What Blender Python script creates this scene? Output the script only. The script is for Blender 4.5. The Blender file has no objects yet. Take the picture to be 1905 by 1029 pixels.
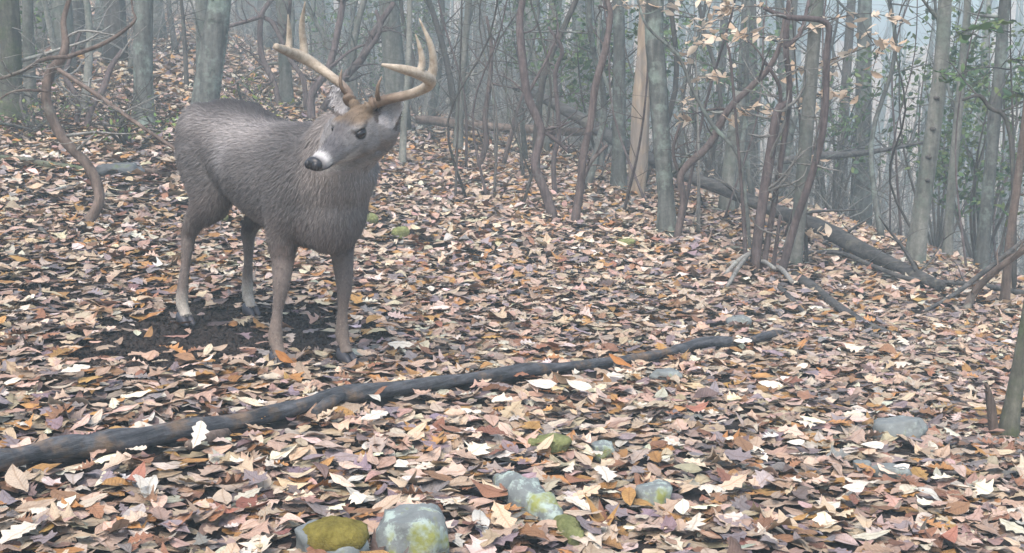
import bpy, math, random
import numpy as np
from mathutils import Vector, Matrix, noise as mnoise

random.seed(7)
RNG = np.random.default_rng(11)
SC = bpy.context.scene
COL = SC.collection

# ------------------------------------------------------------------ camera
W0, H0 = 1905.0, 1029.0
HFOV = math.radians(42.0)
PITCH = math.radians(10.0)
FPX = W0 / 2 / math.tan(HFOV / 2)
cam_data = bpy.data.cameras.new('camera')
cam = bpy.data.objects.new('camera', cam_data)
COL.objects.link(cam)
cam.location = (0, 0, 0)
cam.rotation_euler = (math.radians(90) - PITCH, 0, 0)
cam_data.sensor_width = 36.0
cam_data.lens = 36.0 / 2 / math.tan(HFOV / 2)
cam_data.clip_start = 0.05
cam_data.clip_end = 1000
SC.camera = cam

# ------------------------------------------------------------------ sky, sun, exposure
world = bpy.data.worlds.new('World')
SC.world = world
world.use_nodes = True
wn = world.node_tree
SUN_EL, SUN_AZ = math.radians(58), math.radians(200)      # azimuth clockwise from +Y
sky = wn.nodes.new('ShaderNodeTexSky')
sky.sky_type = 'NISHITA'
sky.sun_disc = False
sky.sun_elevation = SUN_EL
sky.sun_rotation = SUN_AZ
sky.dust_density = 4.0
sky.air_density = 1.0
sky.ozone_density = 1.0
bg = wn.nodes['Background']
bg.inputs[1].default_value = 0.15
wn.links.new(sky.outputs[0], bg.inputs[0])
sd = bpy.data.lights.new('sun', 'SUN')
sd.energy = 1.5
sd.angle = math.radians(40)
sd.color = (1.0, 0.92, 0.85)
sun = bpy.data.objects.new('sun', sd)
COL.objects.link(sun)
sdir = Vector((math.sin(SUN_AZ) * math.cos(SUN_EL), math.cos(SUN_AZ) * math.cos(SUN_EL), math.sin(SUN_EL)))
sun.rotation_euler = sdir.to_track_quat('Z', 'Y').to_euler()
SC.view_settings.view_transform = 'Standard'
SC.view_settings.look = 'None'
SC.view_settings.gamma = 1.0
SC.view_settings.exposure = 1.25
SC.cycles.use_denoising = True
SC.cycles.max_bounces = 6
SC.cycles.diffuse_bounces = 3
SC.cycles.volume_bounces = 1
SC.cycles.transparent_max_bounces = 4

# ------------------------------------------------------------------ geometry helpers
CP, SP = math.cos(PITCH), math.sin(PITCH)


def ray(px, py):
    u = (px - W0 / 2) / FPX
    v = (H0 / 2 - py) / FPX
    d = np.array([u, v * SP + CP, v * CP - SP])
    return d / d[1]


def P(px, py, Y):
    return ray(px, py) * Y


def to_px(p):
    p = np.asarray(p, float)
    x, y, z = p[..., 0], p[..., 1], p[..., 2]
    f = y * CP - z * SP
    v = y * SP + z * CP
    return W0 / 2 + FPX * x / f, H0 / 2 - FPX * v / f


def sstep(a, b, x):
    t = np.clip((x - a) / (b - a), 0, 1)
    return t * t * (3 - 2 * t)


def wob(x, y, s=1.0, k=0.0):
    return (np.sin(x * 1.7 * s + 0.9 * np.sin(y * 1.1 * s + k) + k) + np.sin(y * 2.1 * s - 0.7 * np.sin(x * 1.4 * s) + 2 * k)
            + 0.5 * np.sin((x + y) * 3.7 * s + 3 * k) + 0.5 * np.sin((x - y) * 3.1 * s + k)) / 3.0


def terrain(x, y):
    x = np.asarray(x, float)
    y = np.asarray(y, float)
    X = np.clip(x / np.maximum(y, 1.0), -0.6, 0.6)
    z = -1.37 - 0.12 * np.clip(x, -40, 40) + 0.007 * np.clip(y, -20, 40)
    ys = 15 - 19 * X
    c = np.clip(0.015 + 0.05 * X, 0.002, 0.04)
    d = np.maximum(y - ys, 0)
    lim = 0.22 / c
    z = z - np.where(d < lim, 0.5 * c * d * d, 0.5 * c * lim * lim + 0.22 * (d - lim))
    z = z + .045 * np.clip(y - 8, 0, 30) * sstep(-.02, -.24, X)
    ridge = 4.6 - 5.6 * np.exp(-((X - 0.29) / 0.085) ** 2) + 0.7 * np.sin(X * 23)
    t = sstep(34, 88, y)
    z = z * (1 - t) + ridge * t
    # the pawed hollow under the deer
    z = z - 0.03 * np.exp(-(((x + 1.25) / 0.55) ** 2 + ((y - 5.7) / 0.5) ** 2))
    z = z + 0.016 * wob(x, y, 1.3, 0.5) * sstep(2, 4, np.abs(y)) + 0.05 * wob(x, y, 0.35, 1.5) * sstep(9, 16, y)
    return z


def G(px, py, dz=0.0):
    d = ray(px, py)
    ys = np.linspace(2.0, 60.0, 6000)
    h = d[2] * ys - terrain(d[0] * ys, ys)
    i = np.argmax(h < 0) if (h < 0).any() else len(ys) - 1
    Y = ys[i]
    return np.array([d[0] * Y, Y, float(terrain(d[0] * Y, Y)) + dz])


def catmull(pts, n):
    pts = np.asarray(pts, float)
    if len(pts) < 3:
        t = np.linspace(0, 1, n * (len(pts) - 1) + 1)[:, None]
        return pts[0] + (pts[-1] - pts[0]) * t
    p = np.vstack([2 * pts[0] - pts[1], pts, 2 * pts[-1] - pts[-2]])
    out = []
    for i in range(1, len(p) - 2):
        t = np.linspace(0, 1, n, endpoint=False)[:, None]
        a, b, c, d = p[i - 1], p[i], p[i + 1], p[i + 2]
        out.append(0.5 * (2 * b + (c - a) * t + (2 * a - 5 * b + 4 * c - d) * t ** 2 + (3 * b - a - 3 * c + d) * t ** 3))
    out.append(p[-2][None])
    return np.vstack(out)


class MB:
    """collects closed tubes, lofts and loose faces into one mesh"""

    def __init__(self):
        self.v, self.f, self.n = [], [], 0

    def add(self, V, F):
        k = self.n
        self.v.append(np.asarray(V, float))
        self.f += [tuple(i + k for i in f) for f in F]
        self.n += len(V)

    def rings(self, R):
        m, s = R.shape[0], R.shape[1]
        V = np.vstack([R.reshape(-1, 3), R[0].mean(0)[None], R[-1].mean(0)[None]])
        F = []
        for i in range(m - 1):
            for j in range(s):
                k = (j + 1) % s
                F.append((i * s + j, i * s + k, (i + 1) * s + k, (i + 1) * s + j))
        a, b = m * s, m * s + 1
        for j in range(s):
            k = (j + 1) % s
            F.append((a, k, j))
            F.append((b, (m - 1) * s + j, (m - 1) * s + k))
        self.add(V, F)

    def tube(self, pts, rad, seg=8, sub=4, jit=0.0, rng=None, flat=1.0):
        pr = catmull(np.column_stack([np.asarray(pts, float), np.asarray(rad, float)]), sub)
        p, r = pr[:, :3], np.maximum(pr[:, 3], 0.0004)
        t = np.gradient(p, axis=0)
        t /= np.linalg.norm(t, axis=1)[:, None] + 1e-9
        up = np.array([0, 0, 1.0]) if abs(t[0][2]) < 0.8 else np.array([0, 1.0, 0])
        n = np.cross(t[0], up)
        n /= np.linalg.norm(n)
        rng = rng or RNG
        a = np.linspace(0, 2 * math.pi, seg, endpoint=False)
        ph = rng.random(4) * 6.28
        Rg = np.zeros((len(p), seg, 3))
        if jit:
            nz = rng.normal(0, 1.0, (len(p) + 6, seg))
            nz = sum(nz[q:q + len(p)] for q in range(7)) / 3.2
        for i in range(len(p)):
            n = n - t[i] * np.dot(n, t[i])
            n /= np.linalg.norm(n) + 1e-9
            b = np.cross(t[i], n)
            k = r[i] * np.ones(seg)
            if jit:
                k = k * (1 + jit * (0.6 * np.sin(a * 2 + ph[0] + i * 0.35) + 0.5 * np.sin(a * 3 + ph[1] - i * 0.5)
                                    + .6 * nz[i]))
            Rg[i] = p[i] + (np.cos(a) * k)[:, None] * n + (np.sin(a) * k * flat)[:, None] * b
        self.rings(Rg)
        return p

    def ellipsoid(self, c, r, M=None, seg=16, ring=10):
        R = np.zeros((ring, seg, 3))
        a = np.linspace(0, 2 * math.pi, seg, endpoint=False)
        for i in range(ring):
            th = math.pi * (i + 0.35) / (ring - 0.3)
            R[i, :, 0] = np.cos(a) * math.sin(th) * r[0]
            R[i, :, 1] = np.sin(a) * math.sin(th) * r[1]
            R[i, :, 2] = -math.cos(th) * r[2]
        if M is not None:
            R = R @ np.asarray(M).T
        self.rings(R + np.asarray(c, float))

    def mesh(self, name, mat, origin=(0, 0, 0), smooth=True):
        V = np.vstack(self.v) - np.asarray(origin, float)
        me = bpy.data.meshes.new(name)
        me.from_pydata(V.tolist(), [], self.f)
        me.update()
        if smooth:
            me.polygons.foreach_set('use_smooth', np.ones(len(me.polygons), bool))
        me.materials.append(mat)
        return me

    def build(self, name, mat, parent=None, origin=(0, 0, 0), smooth=True):
        o = bpy.data.objects.new(name, self.mesh(name, mat, origin, smooth))
        COL.objects.link(o)
        if parent is not None:
            o.parent = parent
        else:
            o.location = origin
        return o


def mesh_np(name, V, T, mat, col=None, uv=None, smooth=True):
    """big triangle mesh from arrays; col per vertex, uv per vertex"""
    me = bpy.data.meshes.new(name)
    T = np.asarray(T, np.int32)
    me.vertices.add(len(V))
    me.vertices.foreach_set('co', np.asarray(V, np.float32).ravel())
    me.loops.add(T.size)
    me.loops.foreach_set('vertex_index', T.ravel())
    me.polygons.add(len(T))
    me.polygons.foreach_set('loop_start', np.arange(0, T.size, T.shape[1], dtype=np.int32))
    me.update(calc_edges=True)
    me.polygons.foreach_set('use_smooth', np.full(len(T), smooth, bool))
    if col is not None:
        at = me.color_attributes.new('tint', 'FLOAT_COLOR', 'POINT')
        c4 = np.ones((len(V), 4), np.float32)
        c4[:, :3] = col
        at.data.foreach_set('color', c4.ravel())
    if uv is not None:
        ul = me.uv_layers.new(name='UVMap')
        ul.data.foreach_set('uv', np.asarray(uv, np.float32)[T.ravel()].ravel())
    me.materials.append(mat)
    return me


def link(name, me, parent=None, loc=(0, 0, 0)):
    o = bpy.data.objects.new(name, me)
    COL.objects.link(o)
    o.location = loc
    if parent is not None:
        o.parent = parent
    return o


def tag(o, label, cat, group=None):
    o['label'] = label
    o['category'] = cat
    if group:
        o['group'] = group
    return o


def thing(name, label, cat, loc, group=None):
    o = bpy.data.objects.new(name, None)
    o.empty_display_size = 0.1
    COL.objects.link(o)
    o.location = [float(q) for q in loc]
    return tag(o, label, cat, group)


# ------------------------------------------------------------------ materials
class NT:
    def __init__(self, name):
        self.m = bpy.data.materials.new(name)
        self.m.use_nodes = True
        self.t = self.m.node_tree
        self.b = self.t.nodes['Principled BSDF']
        self.b.inputs['Roughness'].default_value = 0.85
        self.b.inputs['Specular IOR Level'].default_value = 0.25

    def n(self, kind, **kw):
        nd = self.t.nodes.new(kind)
        for k, v in kw.items():
            setattr(nd, k, v)
        return nd

    def l(self, a, b):
        self.t.links.new(a, b)

    def coords(self, scale=(1, 1, 1), space='Object'):
        tc = self.n('ShaderNodeTexCoord')
        mp = self.n('ShaderNodeMapping')
        mp.inputs['Scale'].default_value = scale
        self.l(tc.outputs[space], mp.inputs[0])
        return mp.outputs[0]

    def noise(self, vec, scale, detail=4, rough=0.6):
        nz = self.n('ShaderNodeTexNoise')
        nz.inputs['Scale'].default_value = scale
        nz.inputs['Detail'].default_value = detail
        nz.inputs['Roughness'].default_value = rough
        self.l(vec, nz.inputs['Vector'])
        return nz.outputs['Fac']

    def ramp(self, fac, stops):
        r = self.n('ShaderNodeValToRGB')
        el = r.color_ramp.elements
        while len(el) < len(stops):
            el.new(0.5)
        for e, (p, c) in zip(el, stops):
            e.position = p
            e.color = (*c, 1) if len(c) == 3 else c
        self.l(fac, r.inputs[0])
        return r.outputs['Color']

    def mix(self, fac, a, b, mode='MIX'):
        mx = self.n('ShaderNodeMix', data_type='RGBA', blend_type=mode)
        for s, q in ((0, fac), (6, a), (7, b)):
            if isinstance(q, (int, float)):
                mx.inputs[s].default_value = q
            elif isinstance(q, tuple):
                mx.inputs[s].default_value = (*q, 1)
            else:
                self.l(q, mx.inputs[s])
        return mx.outputs[2]

    def bump(self, h, strength=0.5, dist=0.01):
        bp = self.n('ShaderNodeBump')
        bp.inputs['Strength'].default_value = strength
        bp.inputs['Distance'].default_value = dist
        self.l(h, bp.inputs['Height'])
        self.l(bp.outputs[0], self.b.inputs['Normal'])

    def base(self, c):
        if isinstance(c, tuple):
            self.b.inputs['Base Color'].default_value = (*c, 1)
        else:
            self.l(c, self.b.inputs['Base Color'])
        return self.m


def bark(name, dark, light, lichen, amt=0.5, streak=18.0, lie=None):
    t = NT(name)
    if lie is None:
        v1 = t.coords((streak, streak, streak * 0.18))
    else:                                  # grain runs along wood that lies at this heading
        tc = t.n('ShaderNodeTexCoord')
        vr = t.n('ShaderNodeVectorRotate', rotation_type='Z_AXIS')
        vr.inputs['Angle'].default_value = -lie
        t.l(tc.outputs['Object'], vr.inputs['Vector'])
        mp_ = t.n('ShaderNodeMapping')
        mp_.inputs['Scale'].default_value = (streak * .14, streak, streak)
        t.l(vr.outputs[0], mp_.inputs[0])
        v1 = mp_.outputs[0]
    v2 = t.coords()
    f = t.noise(v1, 1.0, 5, 0.65)
    c = t.ramp(f, [(0.32, dark), (0.68, light)])
    p = t.noise(v2, 5.0, 4, 0.7)
    k = t.ramp(p, [(0.62 - 0.22 * amt, (0, 0, 0)), (0.74 - 0.2 * amt, (1, 1, 1))])
    c = t.mix(k, c, lichen)
    oi = t.n('ShaderNodeObjectInfo')
    mr = t.n('ShaderNodeMapRange')
    mr.inputs[3].default_value = 0.78
    mr.inputs[4].default_value = 1.2
    t.l(oi.outputs['Random'], mr.inputs[0])
    c = t.mix(1.0, c, mr.outputs[0], 'MULTIPLY')
    f2 = t.noise(v2, 24.0, 5, 0.75)
    c = t.mix(1.0, c, t.ramp(f2, [(.3, (.62, .62, .62)), (.7, (1.3, 1.3, 1.3))]), 'MULTIPLY')
    t.bump(f, 0.9, 0.014)
    return t.base(c)


M_TREE = bark('bark_grey', (0.055, 0.058, 0.054), (0.16, 0.168, 0.155), (0.20, 0.245, 0.21), 0.5)
M_PALE = bark('bark_pale', (0.085, 0.09, 0.08), (0.25, 0.25, 0.22), (0.13, 0.15, 0.125), 0.6, 12)
M_DARK = bark('bark_dark', (0.045, 0.042, 0.038), (0.12, 0.11, 0.10), (0.13, 0.16, 0.12), 0.25)
M_MOSSY = bark('bark_mossy', (0.05, 0.05, 0.04), (0.14, 0.14, 0.11), (0.075, 0.09, 0.048), 0.7)
M_LAUREL = bark('bark_laurel', (0.055, 0.042, 0.042), (0.15, 0.12, 0.115), (0.16, 0.16, 0.15), 0.2, 40)
M_RED = bark('bark_reddish', (0.055, 0.042, 0.04), (0.15, 0.118, 0.108), (0.16, 0.15, 0.14), 0.2, 40)
M_TWIG = bark('bark_twig', (0.13, 0.125, 0.115), (0.30, 0.29, 0.265), (0.26, 0.28, 0.25), 0.25, 40)
M_LOG = bark('bark_log', (0.022, 0.025, 0.03), (0.10, 0.105, 0.115), (0.15, 0.105, 0.07), 0.45, 45, .93)
M_FALL = bark('bark_fallen', (0.035, 0.036, 0.036), (0.12, 0.115, 0.11), (0.16, 0.15, 0.12), 0.3, 26, -.9)
M_BROWN = bark('bark_brown', (0.06, 0.045, 0.038), (0.19, 0.145, 0.12), (0.2, 0.19, 0.16), 0.3, 24)


def snag_material():
    t = NT('snag_wood')
    v1 = t.coords((22, 22, 1.6))
    f = t.noise(v1, 1.0, 6, 0.7)
    wood = t.ramp(f, [(0.3, (0.20, 0.145, 0.10)), (0.7, (0.44, 0.36, 0.27))])
    grey = t.ramp(f, [(0.3, (0.16, 0.135, 0.115)), (0.7, (0.33, 0.285, 0.24))])
    v2 = t.coords((3, 3, 1.1))
    k = t.ramp(t.noise(v2, 2.2, 3), [(0.46, (0, 0, 0)), (0.56, (1, 1, 1))])
    t.bump(f, 0.8, 0.015)
    return t.base(t.mix(k, grey, wood))


M_SNAG = snag_material()


def rock_material(name, base1, base2, lich, moss, lich_amt, moss_amt):
    t = NT(name)
    v = t.coords()
    f = t.noise(v, 9, 6, 0.65)
    c = t.ramp(f, [(0.3, base1), (0.7, base2)])
    k = t.ramp(t.noise(v, 16, 5, 0.7), [(0.66 - 0.3 * lich_amt, (0, 0, 0)), (0.74 - 0.3 * lich_amt, (1, 1, 1))])
    c = t.mix(k, c, lich)
    if moss_amt > 0:
        k = t.ramp(t.noise(v, 7, 4, 0.7), [(0.66 - 0.35 * moss_amt, (0, 0, 0)), (0.76 - 0.35 * moss_amt, (1, 1, 1))])
        c = t.mix(k, c, moss)
    t.bump(t.noise(v, 30, 6, 0.7), 0.6, 0.01)
    return t.base(c)


M_ROCK = rock_material('rock_lichen', (0.11, 0.125, 0.125), (0.24, 0.265, 0.26), (0.33, 0.40, 0.36), (0.24, 0.26, 0.08), 0.6, 0.35)
M_FLAT = rock_material('rock_grey', (0.12, 0.135, 0.135), (0.23, 0.25, 0.245), (0.27, 0.31, 0.29), (0.2, 0.22, 0.1), 0.3, 0.1)
M_DARKROCK = rock_material('rock_dark', (0.05, 0.055, 0.06), (0.13, 0.14, 0.145), (0.2, 0.24, 0.2), (0.1, 0.13, 0.06), 0.2, 0.2)


def moss_material(name, a, b):
    t = NT(name)
    v = t.coords()
    f = t.noise(v, 28, 5, 0.75)
    t.bump(t.noise(v, 130, 4, 0.8), 1.0, 0.012)
    t.b.inputs['Roughness'].default_value = 1.0
    return t.base(t.ramp(f, [(0.3, a), (0.7, b)]))


M_MOSS = moss_material('moss_olive', (0.13, 0.105, 0.018), (0.32, 0.27, 0.06))
M_MOSSG = moss_material('moss_green', (0.13, 0.15, 0.05), (0.33, 0.35, 0.15))


def tint_material(name, rough=0.75, spec=0.25, vein=False, var=0.0, transl=0.0):
    t = NT(name)
    at = t.n('ShaderNodeVertexColor', layer_name='tint')
    c = at.outputs['Color']
    if vein:
        uv = t.n('ShaderNodeUVMap')
        sx = t.n('ShaderNodeSeparateXYZ')
        t.l(uv.outputs[0], sx.inputs[0])
        ab = t.n('ShaderNodeMath', operation='ABSOLUTE')
        t.l(sx.outputs[1], ab.inputs[0])
        rib = t.ramp(ab.outputs[0], [(0.0, (1, 1, 1)), (0.035, (0, 0, 0))])
        c = t.mix(rib, c, t.mix(1.0, c, (0.72, 0.66, 0.6), 'MULTIPLY'))
        # side veins run off the rib at a slant
        ad = t.n('ShaderNodeMath', operation='SUBTRACT')
        t.l(sx.outputs[0], ad.inputs[0])
        t.l(ab.outputs[0], ad.inputs[1])
        ml = t.n('ShaderNodeMath', operation='MULTIPLY')
        ml.inputs[1].default_value = 62.0
        t.l(ad.outputs[0], ml.inputs[0])
        sn = t.n('ShaderNodeMath', operation='SINE')
        t.l(ml.outputs[0], sn.inputs[0])
        t.bump(sn.outputs[0], 0.25, 0.002)
        v = t.coords()
        f = t.noise(v, 38, 4, 0.7)
        c = t.mix(1.0, c, t.ramp(f, [(0.3, (0.72, 0.7, 0.68)), (0.62, (1.08, 1.08, 1.08))]), 'MULTIPLY')
    if var:
        v = t.coords()
        f = t.noise(v, 55, 4, 0.7)
        c = t.mix(1.0, c, t.ramp(f, [(0.3, (1 - var,) * 3), (0.7, (1 + var,) * 3)]), 'MULTIPLY')
    t.b.inputs['Roughness'].default_value = rough
    t.b.inputs['Specular IOR Level'].default_value = spec
    t.base(c)
    if transl:
        tr = t.n('ShaderNodeBsdfTranslucent')
        t.l(c, tr.inputs[0])
        ms = t.n('ShaderNodeMixShader')
        ms.inputs[0].default_value = transl
        t.l(t.b.outputs[0], ms.inputs[1])
        t.l(tr.outputs[0], ms.inputs[2])
        t.l(ms.outputs[0], t.t.nodes['Material Output'].inputs[0])
    return t.m


M_LEAF = tint_material('dead_leaf', 0.6, 0.35, vein=True)
M_GREEN = tint_material('green_leaf', 0.55, 0.3, transl=0.25)
M_BEECH = tint_material('pale_hanging_leaf', 0.7, 0.2, transl=0.35)


def ground_material():
    t = NT('forest_floor')
    v = t.coords()
    soil = t.ramp(t.noise(v, 14, 6, 0.7), [(0.3, (0.012, 0.010, 0.010)), (0.7, (0.042, 0.032, 0.029))])
    vo = t.n('ShaderNodeTexVoronoi')
    vo.inputs['Scale'].default_value = 9.0
    t.l(v, vo.inputs['Vector'])
    sx = t.n('ShaderNodeSeparateColor')
    t.l(vo.outputs['Color'], sx.inputs[0])
    lit = t.ramp(sx.outputs[0], [(0.0, (0.16, 0.12, 0.11)), (0.3, (0.3, 0.21, 0.16)), (0.55, (0.36, 0.27, 0.2)), (0.8, (0.28, 0.15, 0.07)), (1.0, (0.52, 0.45, 0.36))])
    sy = t.n('ShaderNodeSeparateXYZ')
    t.l(v, sy.inputs[0])
    mr = t.n('ShaderNodeMapRange')
    mr.inputs[1].default_value = 15.0
    mr.inputs[2].default_value = 24.0
    t.l(sy.outputs[1], mr.inputs[0])
    t.bump(t.noise(v, 40, 6, 0.7), 0.8, 0.02)
    return t.base(t.mix(mr.outputs[0], soil, lit))


M_GROUND = ground_material()

# ------------------------------------------------------------------ ground
gx = np.concatenate([np.linspace(-90, -16, 38), np.linspace(-15, 15, 151), np.linspace(16, 90, 38)])
gy = np.concatenate([np.linspace(-14, 1.5, 12), np.linspace(1.8, 12, 103), np.linspace(12.4, 40, 70), np.linspace(41, 118, 50)])
GX, GY = np.meshgrid(gx, gy)
GZ = terrain(GX, GY) - 0.012
nx, ny = len(gx), len(gy)
idx = np.arange(nx * ny).reshape(ny, nx)
Q = np.stack([idx[:-1, :-1], idx[:-1, 1:], idx[1:, 1:], idx[1:, :-1]], -1).reshape(-1, 4)
ground = link('ground', mesh_np('ground', np.stack([GX, GY, GZ], -1).reshape(-1, 3), Q, M_GROUND))
ground['kind'] = 'structure'
ground['label'] = 'leaf covered forest floor sloping down through the wood'

# ------------------------------------------------------------------ leaf litter
OAK = [(-.5, .012), (-.40, .03), (-.33, .13), (-.25, .055), (-.14, .22), (-.06, .08), (.05, .30), (.13, .11), (.23, .25), (.30, .09), (.40, .12), (.5, .0)]
OAK2 = [(-.5, .01), (-.38, .06), (-.28, .16), (-.18, .13), (-.05, .26), (.05, .17), (.18, .30), (.27, .17), (.38, .17), (.5, .02)]
OVAL = [(-.5, .008), (-.38, .10), (-.22, .19), (-.05, .235), (.12, .22), (.28, .15), (.40, .07), (.5, .0)]
WIDE = [(-.42, .01), (-.36, .16), (-.22, .22), (-.12, .44), (-.02, .26), (.1, .20), (.2, .32), (.28, .16), (.5, .0)]
MID1 = [(-.5, .02), (-.2, .20), (.08, .27), (.32, .14), (.5, .0)]
MID2 = [(-.5, .03), (-.15, .2), (0, .12), (.2, .27), (.5, .02)]
LOW = [(-.5, .04), (0, .25), (.5, .03)]


def leaf_template(prof):
    V, T = [], []
    for x, w in prof:
        V += [(x, w, 0), (x, 0, 0), (x, -w, 0)]
    for i in range(len(prof) - 1):
        a, b = i * 3, i * 3 + 3
        for s in (0, 1):
            T += [(a + s, b + s, b + s + 1), (a + s, b + s + 1, a + s + 1)]
    return np.array(V, float), np.array(T, np.int32)


PAL = np.array([(.45, .34, .245), (.38, .27, .205), (.58, .52, .43), (.37, .20, .07), (.23, .12, .07), (.215, .18, .18), (.52, .42, .325), (.14, .10, .085)])
PALW = np.array([.24, .23, .075, .095, .085, .125, .12, .03])
PALW = PALW / PALW.sum()


def leaf_cols(n, rng):
    c = PAL[rng.choice(len(PAL), n, p=PALW)]
    c = c * rng.uniform(.72, 1.25, (n, 1)) * (1 + rng.normal(0, .05, (n, 3)))
    return np.clip(c, .02, .8)


def leaf_batch(pos, prof, size, rng, tilt=.3, curl=1.0):
    """n leaves of one outline, each bent, tilted and turned on its own"""
    n = len(pos)
    T0, F0 = leaf_template(prof)
    m = len(T0)
    x = np.repeat(T0[None, :, 0], n, 0) * (1 + 0.0 * rng.random((n, 1)))
    asym = 1 + rng.normal(0, .12, (n, 1))
    y = np.repeat(T0[None, :, 1], n, 0)
    y = np.where(y > 0, y * asym, y / asym) * rng.uniform(.8, 1.15, (n, 1))
    y = y + rng.normal(0, .18, (n, 1)) * (x * x - .1)
    k1 = rng.normal(0, .55, (n, 1)) * curl
    k2 = np.abs(rng.normal(0, .32, (n, 1))) * rng.choice([-1, 1], (n, 1), p=[.4, .6]) * curl
    k3 = rng.normal(0, 1.3, (n, 1)) * curl
    k4 = rng.normal(0, .8, (n, 1)) * curl
    z = k1 * x * x + k2 * np.abs(y) + k3 * y * y + k4 * x * y + .022 * curl * np.sin(x * 14 + rng.random((n, 1)) * 6) * np.sign(y + 1e-6)
    z = z + rng.normal(0, .006, z.shape) * curl
    V = np.stack([x, y, z], -1) * size[:, None, None]
    ax = rng.normal(0, tilt, n)
    ay = rng.normal(0, tilt, n)
    yaw = rng.random(n) * 2 * math.pi
    ca, sa = np.cos(ax)[:, None], np.sin(ax)[:, None]
    X, Y, Z = V[..., 0], V[..., 1], V[..., 2]
    Y, Z = ca * Y - sa * Z, sa * Y + ca * Z
    ca, sa = np.cos(ay)[:, None], np.sin(ay)[:, None]
    X, Z = ca * X + sa * Z, -sa * X + ca * Z
    ca, sa = np.cos(yaw)[:, None], np.sin(yaw)[:, None]
    X, Y = ca * X - sa * Y, sa * X + ca * Y
    V = np.stack([X, Y, Z], -1) + pos[:, None, :]
    T = (F0[None] + (np.arange(n) * m)[:, None, None]).reshape(-1, 3)
    uv = np.repeat(T0[None, :, :2], n, 0).reshape(-1, 2)
    return V.reshape(-1, 3), T, uv, m


def scrape(x, y):
    """0..1: how bare the pawed earth is"""
    px, py = to_px(np.stack([x, y, terrain(x, y)], -1))
    e1 = ((px - 450) / 250) ** 2 + ((py - 618) / 64) ** 2
    e2 = ((px - 285) / 180) ** 2 + ((py - 652) / 40) ** 2
    e3 = ((px - 70) / 70) ** 2 + ((py - 525) / 45) ** 2
    m = np.maximum(np.exp(-e1 ** 2), np.exp(-e2 ** 2))
    return np.clip(np.maximum(m, .55 * np.exp(-e3 ** 2)) * (1 + .35 * wob(x * 4, y * 4)), 0, 1)


BRANCH_PX = [
    (-60, 898, 44), (0, 884, 44), (120, 862, 46), (250, 842, 42), (370, 822, 42), (470, 800, 34), (560, 776, 32), (640, 755, 33), (760, 736, 27), (860, 722, 26), (960, 708, 25), (1060, 694, 20), (1140, 684, 17), (1240, 668, 17), (1300, 652, 21), (1380, 646, 17), (1430, 632, 15), (1452, 624, 9)]
BRANCH_W = np.array([G(a, b) for a, b, w in BRANCH_PX])


def off_branch(x, y):
    o = np.argsort(BRANCH_W[:, 0])
    return np.abs(y - np.interp(x, BRANCH_W[o, 0], BRANCH_W[o, 1], -99, -99)) * .8


def scatter(y0, y1, dens, rng, margin=1.3):
    xm = .40 * y1 + margin
    n = int(dens * 2 * xm * (y1 - y0))
    x = rng.uniform(-xm, xm, n)
    y = rng.uniform(y0, y1, n)
    k = (np.abs(x) < .40 * y + margin)
    x, y = x[k], y[k]
    k = rng.random(len(x)) > .93 * scrape(x, y)
    k &= (off_branch(x, y) > .055) | (rng.random(len(x)) < .12)
    return x[k], y[k]


LV, LT, LU, LC = [], [], [], []
off = 0


def add_leaves(x, y, h, profs, size, rng, tilt, curl=1.0):
    global off
    z = terrain(x, y) + h
    pick = rng.integers(0, len(profs), len(x))
    cols = leaf_cols(len(x), rng)
    # soft drifts of lighter and browner leaves
    dr = wob(x * .9, y * .9, 1.0, 2.2)[:, None]
    cols = np.clip(cols * (1 + .12 * dr), .02, .8)
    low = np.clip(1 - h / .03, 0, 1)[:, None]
    cols = cols * (1 - .3 * low)           # leaves get darker toward the bottom of the layer
    for i, pr in enumerate(profs):
        k = pick == i
        if not k.any():
            continue
        V, T, uv, m = leaf_batch(np.stack([x[k], y[k], z[k]], -1), pr, size[k], rng, tilt, curl)
        LV.append(V)
        LT.append(T + off)
        LU.append(uv)
        LC.append(np.repeat(cols[k], m, 0))
        off += len(V)


rl = np.random.default_rng(5)
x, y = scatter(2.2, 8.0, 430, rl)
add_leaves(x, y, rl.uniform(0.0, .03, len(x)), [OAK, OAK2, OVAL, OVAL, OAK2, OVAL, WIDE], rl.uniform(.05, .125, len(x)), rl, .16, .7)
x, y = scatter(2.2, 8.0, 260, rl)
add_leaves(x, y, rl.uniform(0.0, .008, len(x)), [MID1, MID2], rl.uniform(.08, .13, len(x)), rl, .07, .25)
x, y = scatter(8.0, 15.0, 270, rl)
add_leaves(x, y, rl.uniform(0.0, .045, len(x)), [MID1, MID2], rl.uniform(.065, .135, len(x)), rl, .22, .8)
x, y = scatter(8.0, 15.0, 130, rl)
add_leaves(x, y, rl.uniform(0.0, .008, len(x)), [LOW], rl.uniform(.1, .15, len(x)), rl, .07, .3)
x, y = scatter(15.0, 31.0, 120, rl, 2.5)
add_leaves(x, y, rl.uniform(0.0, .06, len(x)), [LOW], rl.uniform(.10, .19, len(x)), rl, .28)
litter = link('leaf_litter', mesh_np('leaf_litter', np.vstack(LV), np.vstack(LT), M_LEAF, np.vstack(LC), np.vstack(LU)), ground)
litter['kind'] = 'stuff'

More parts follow.
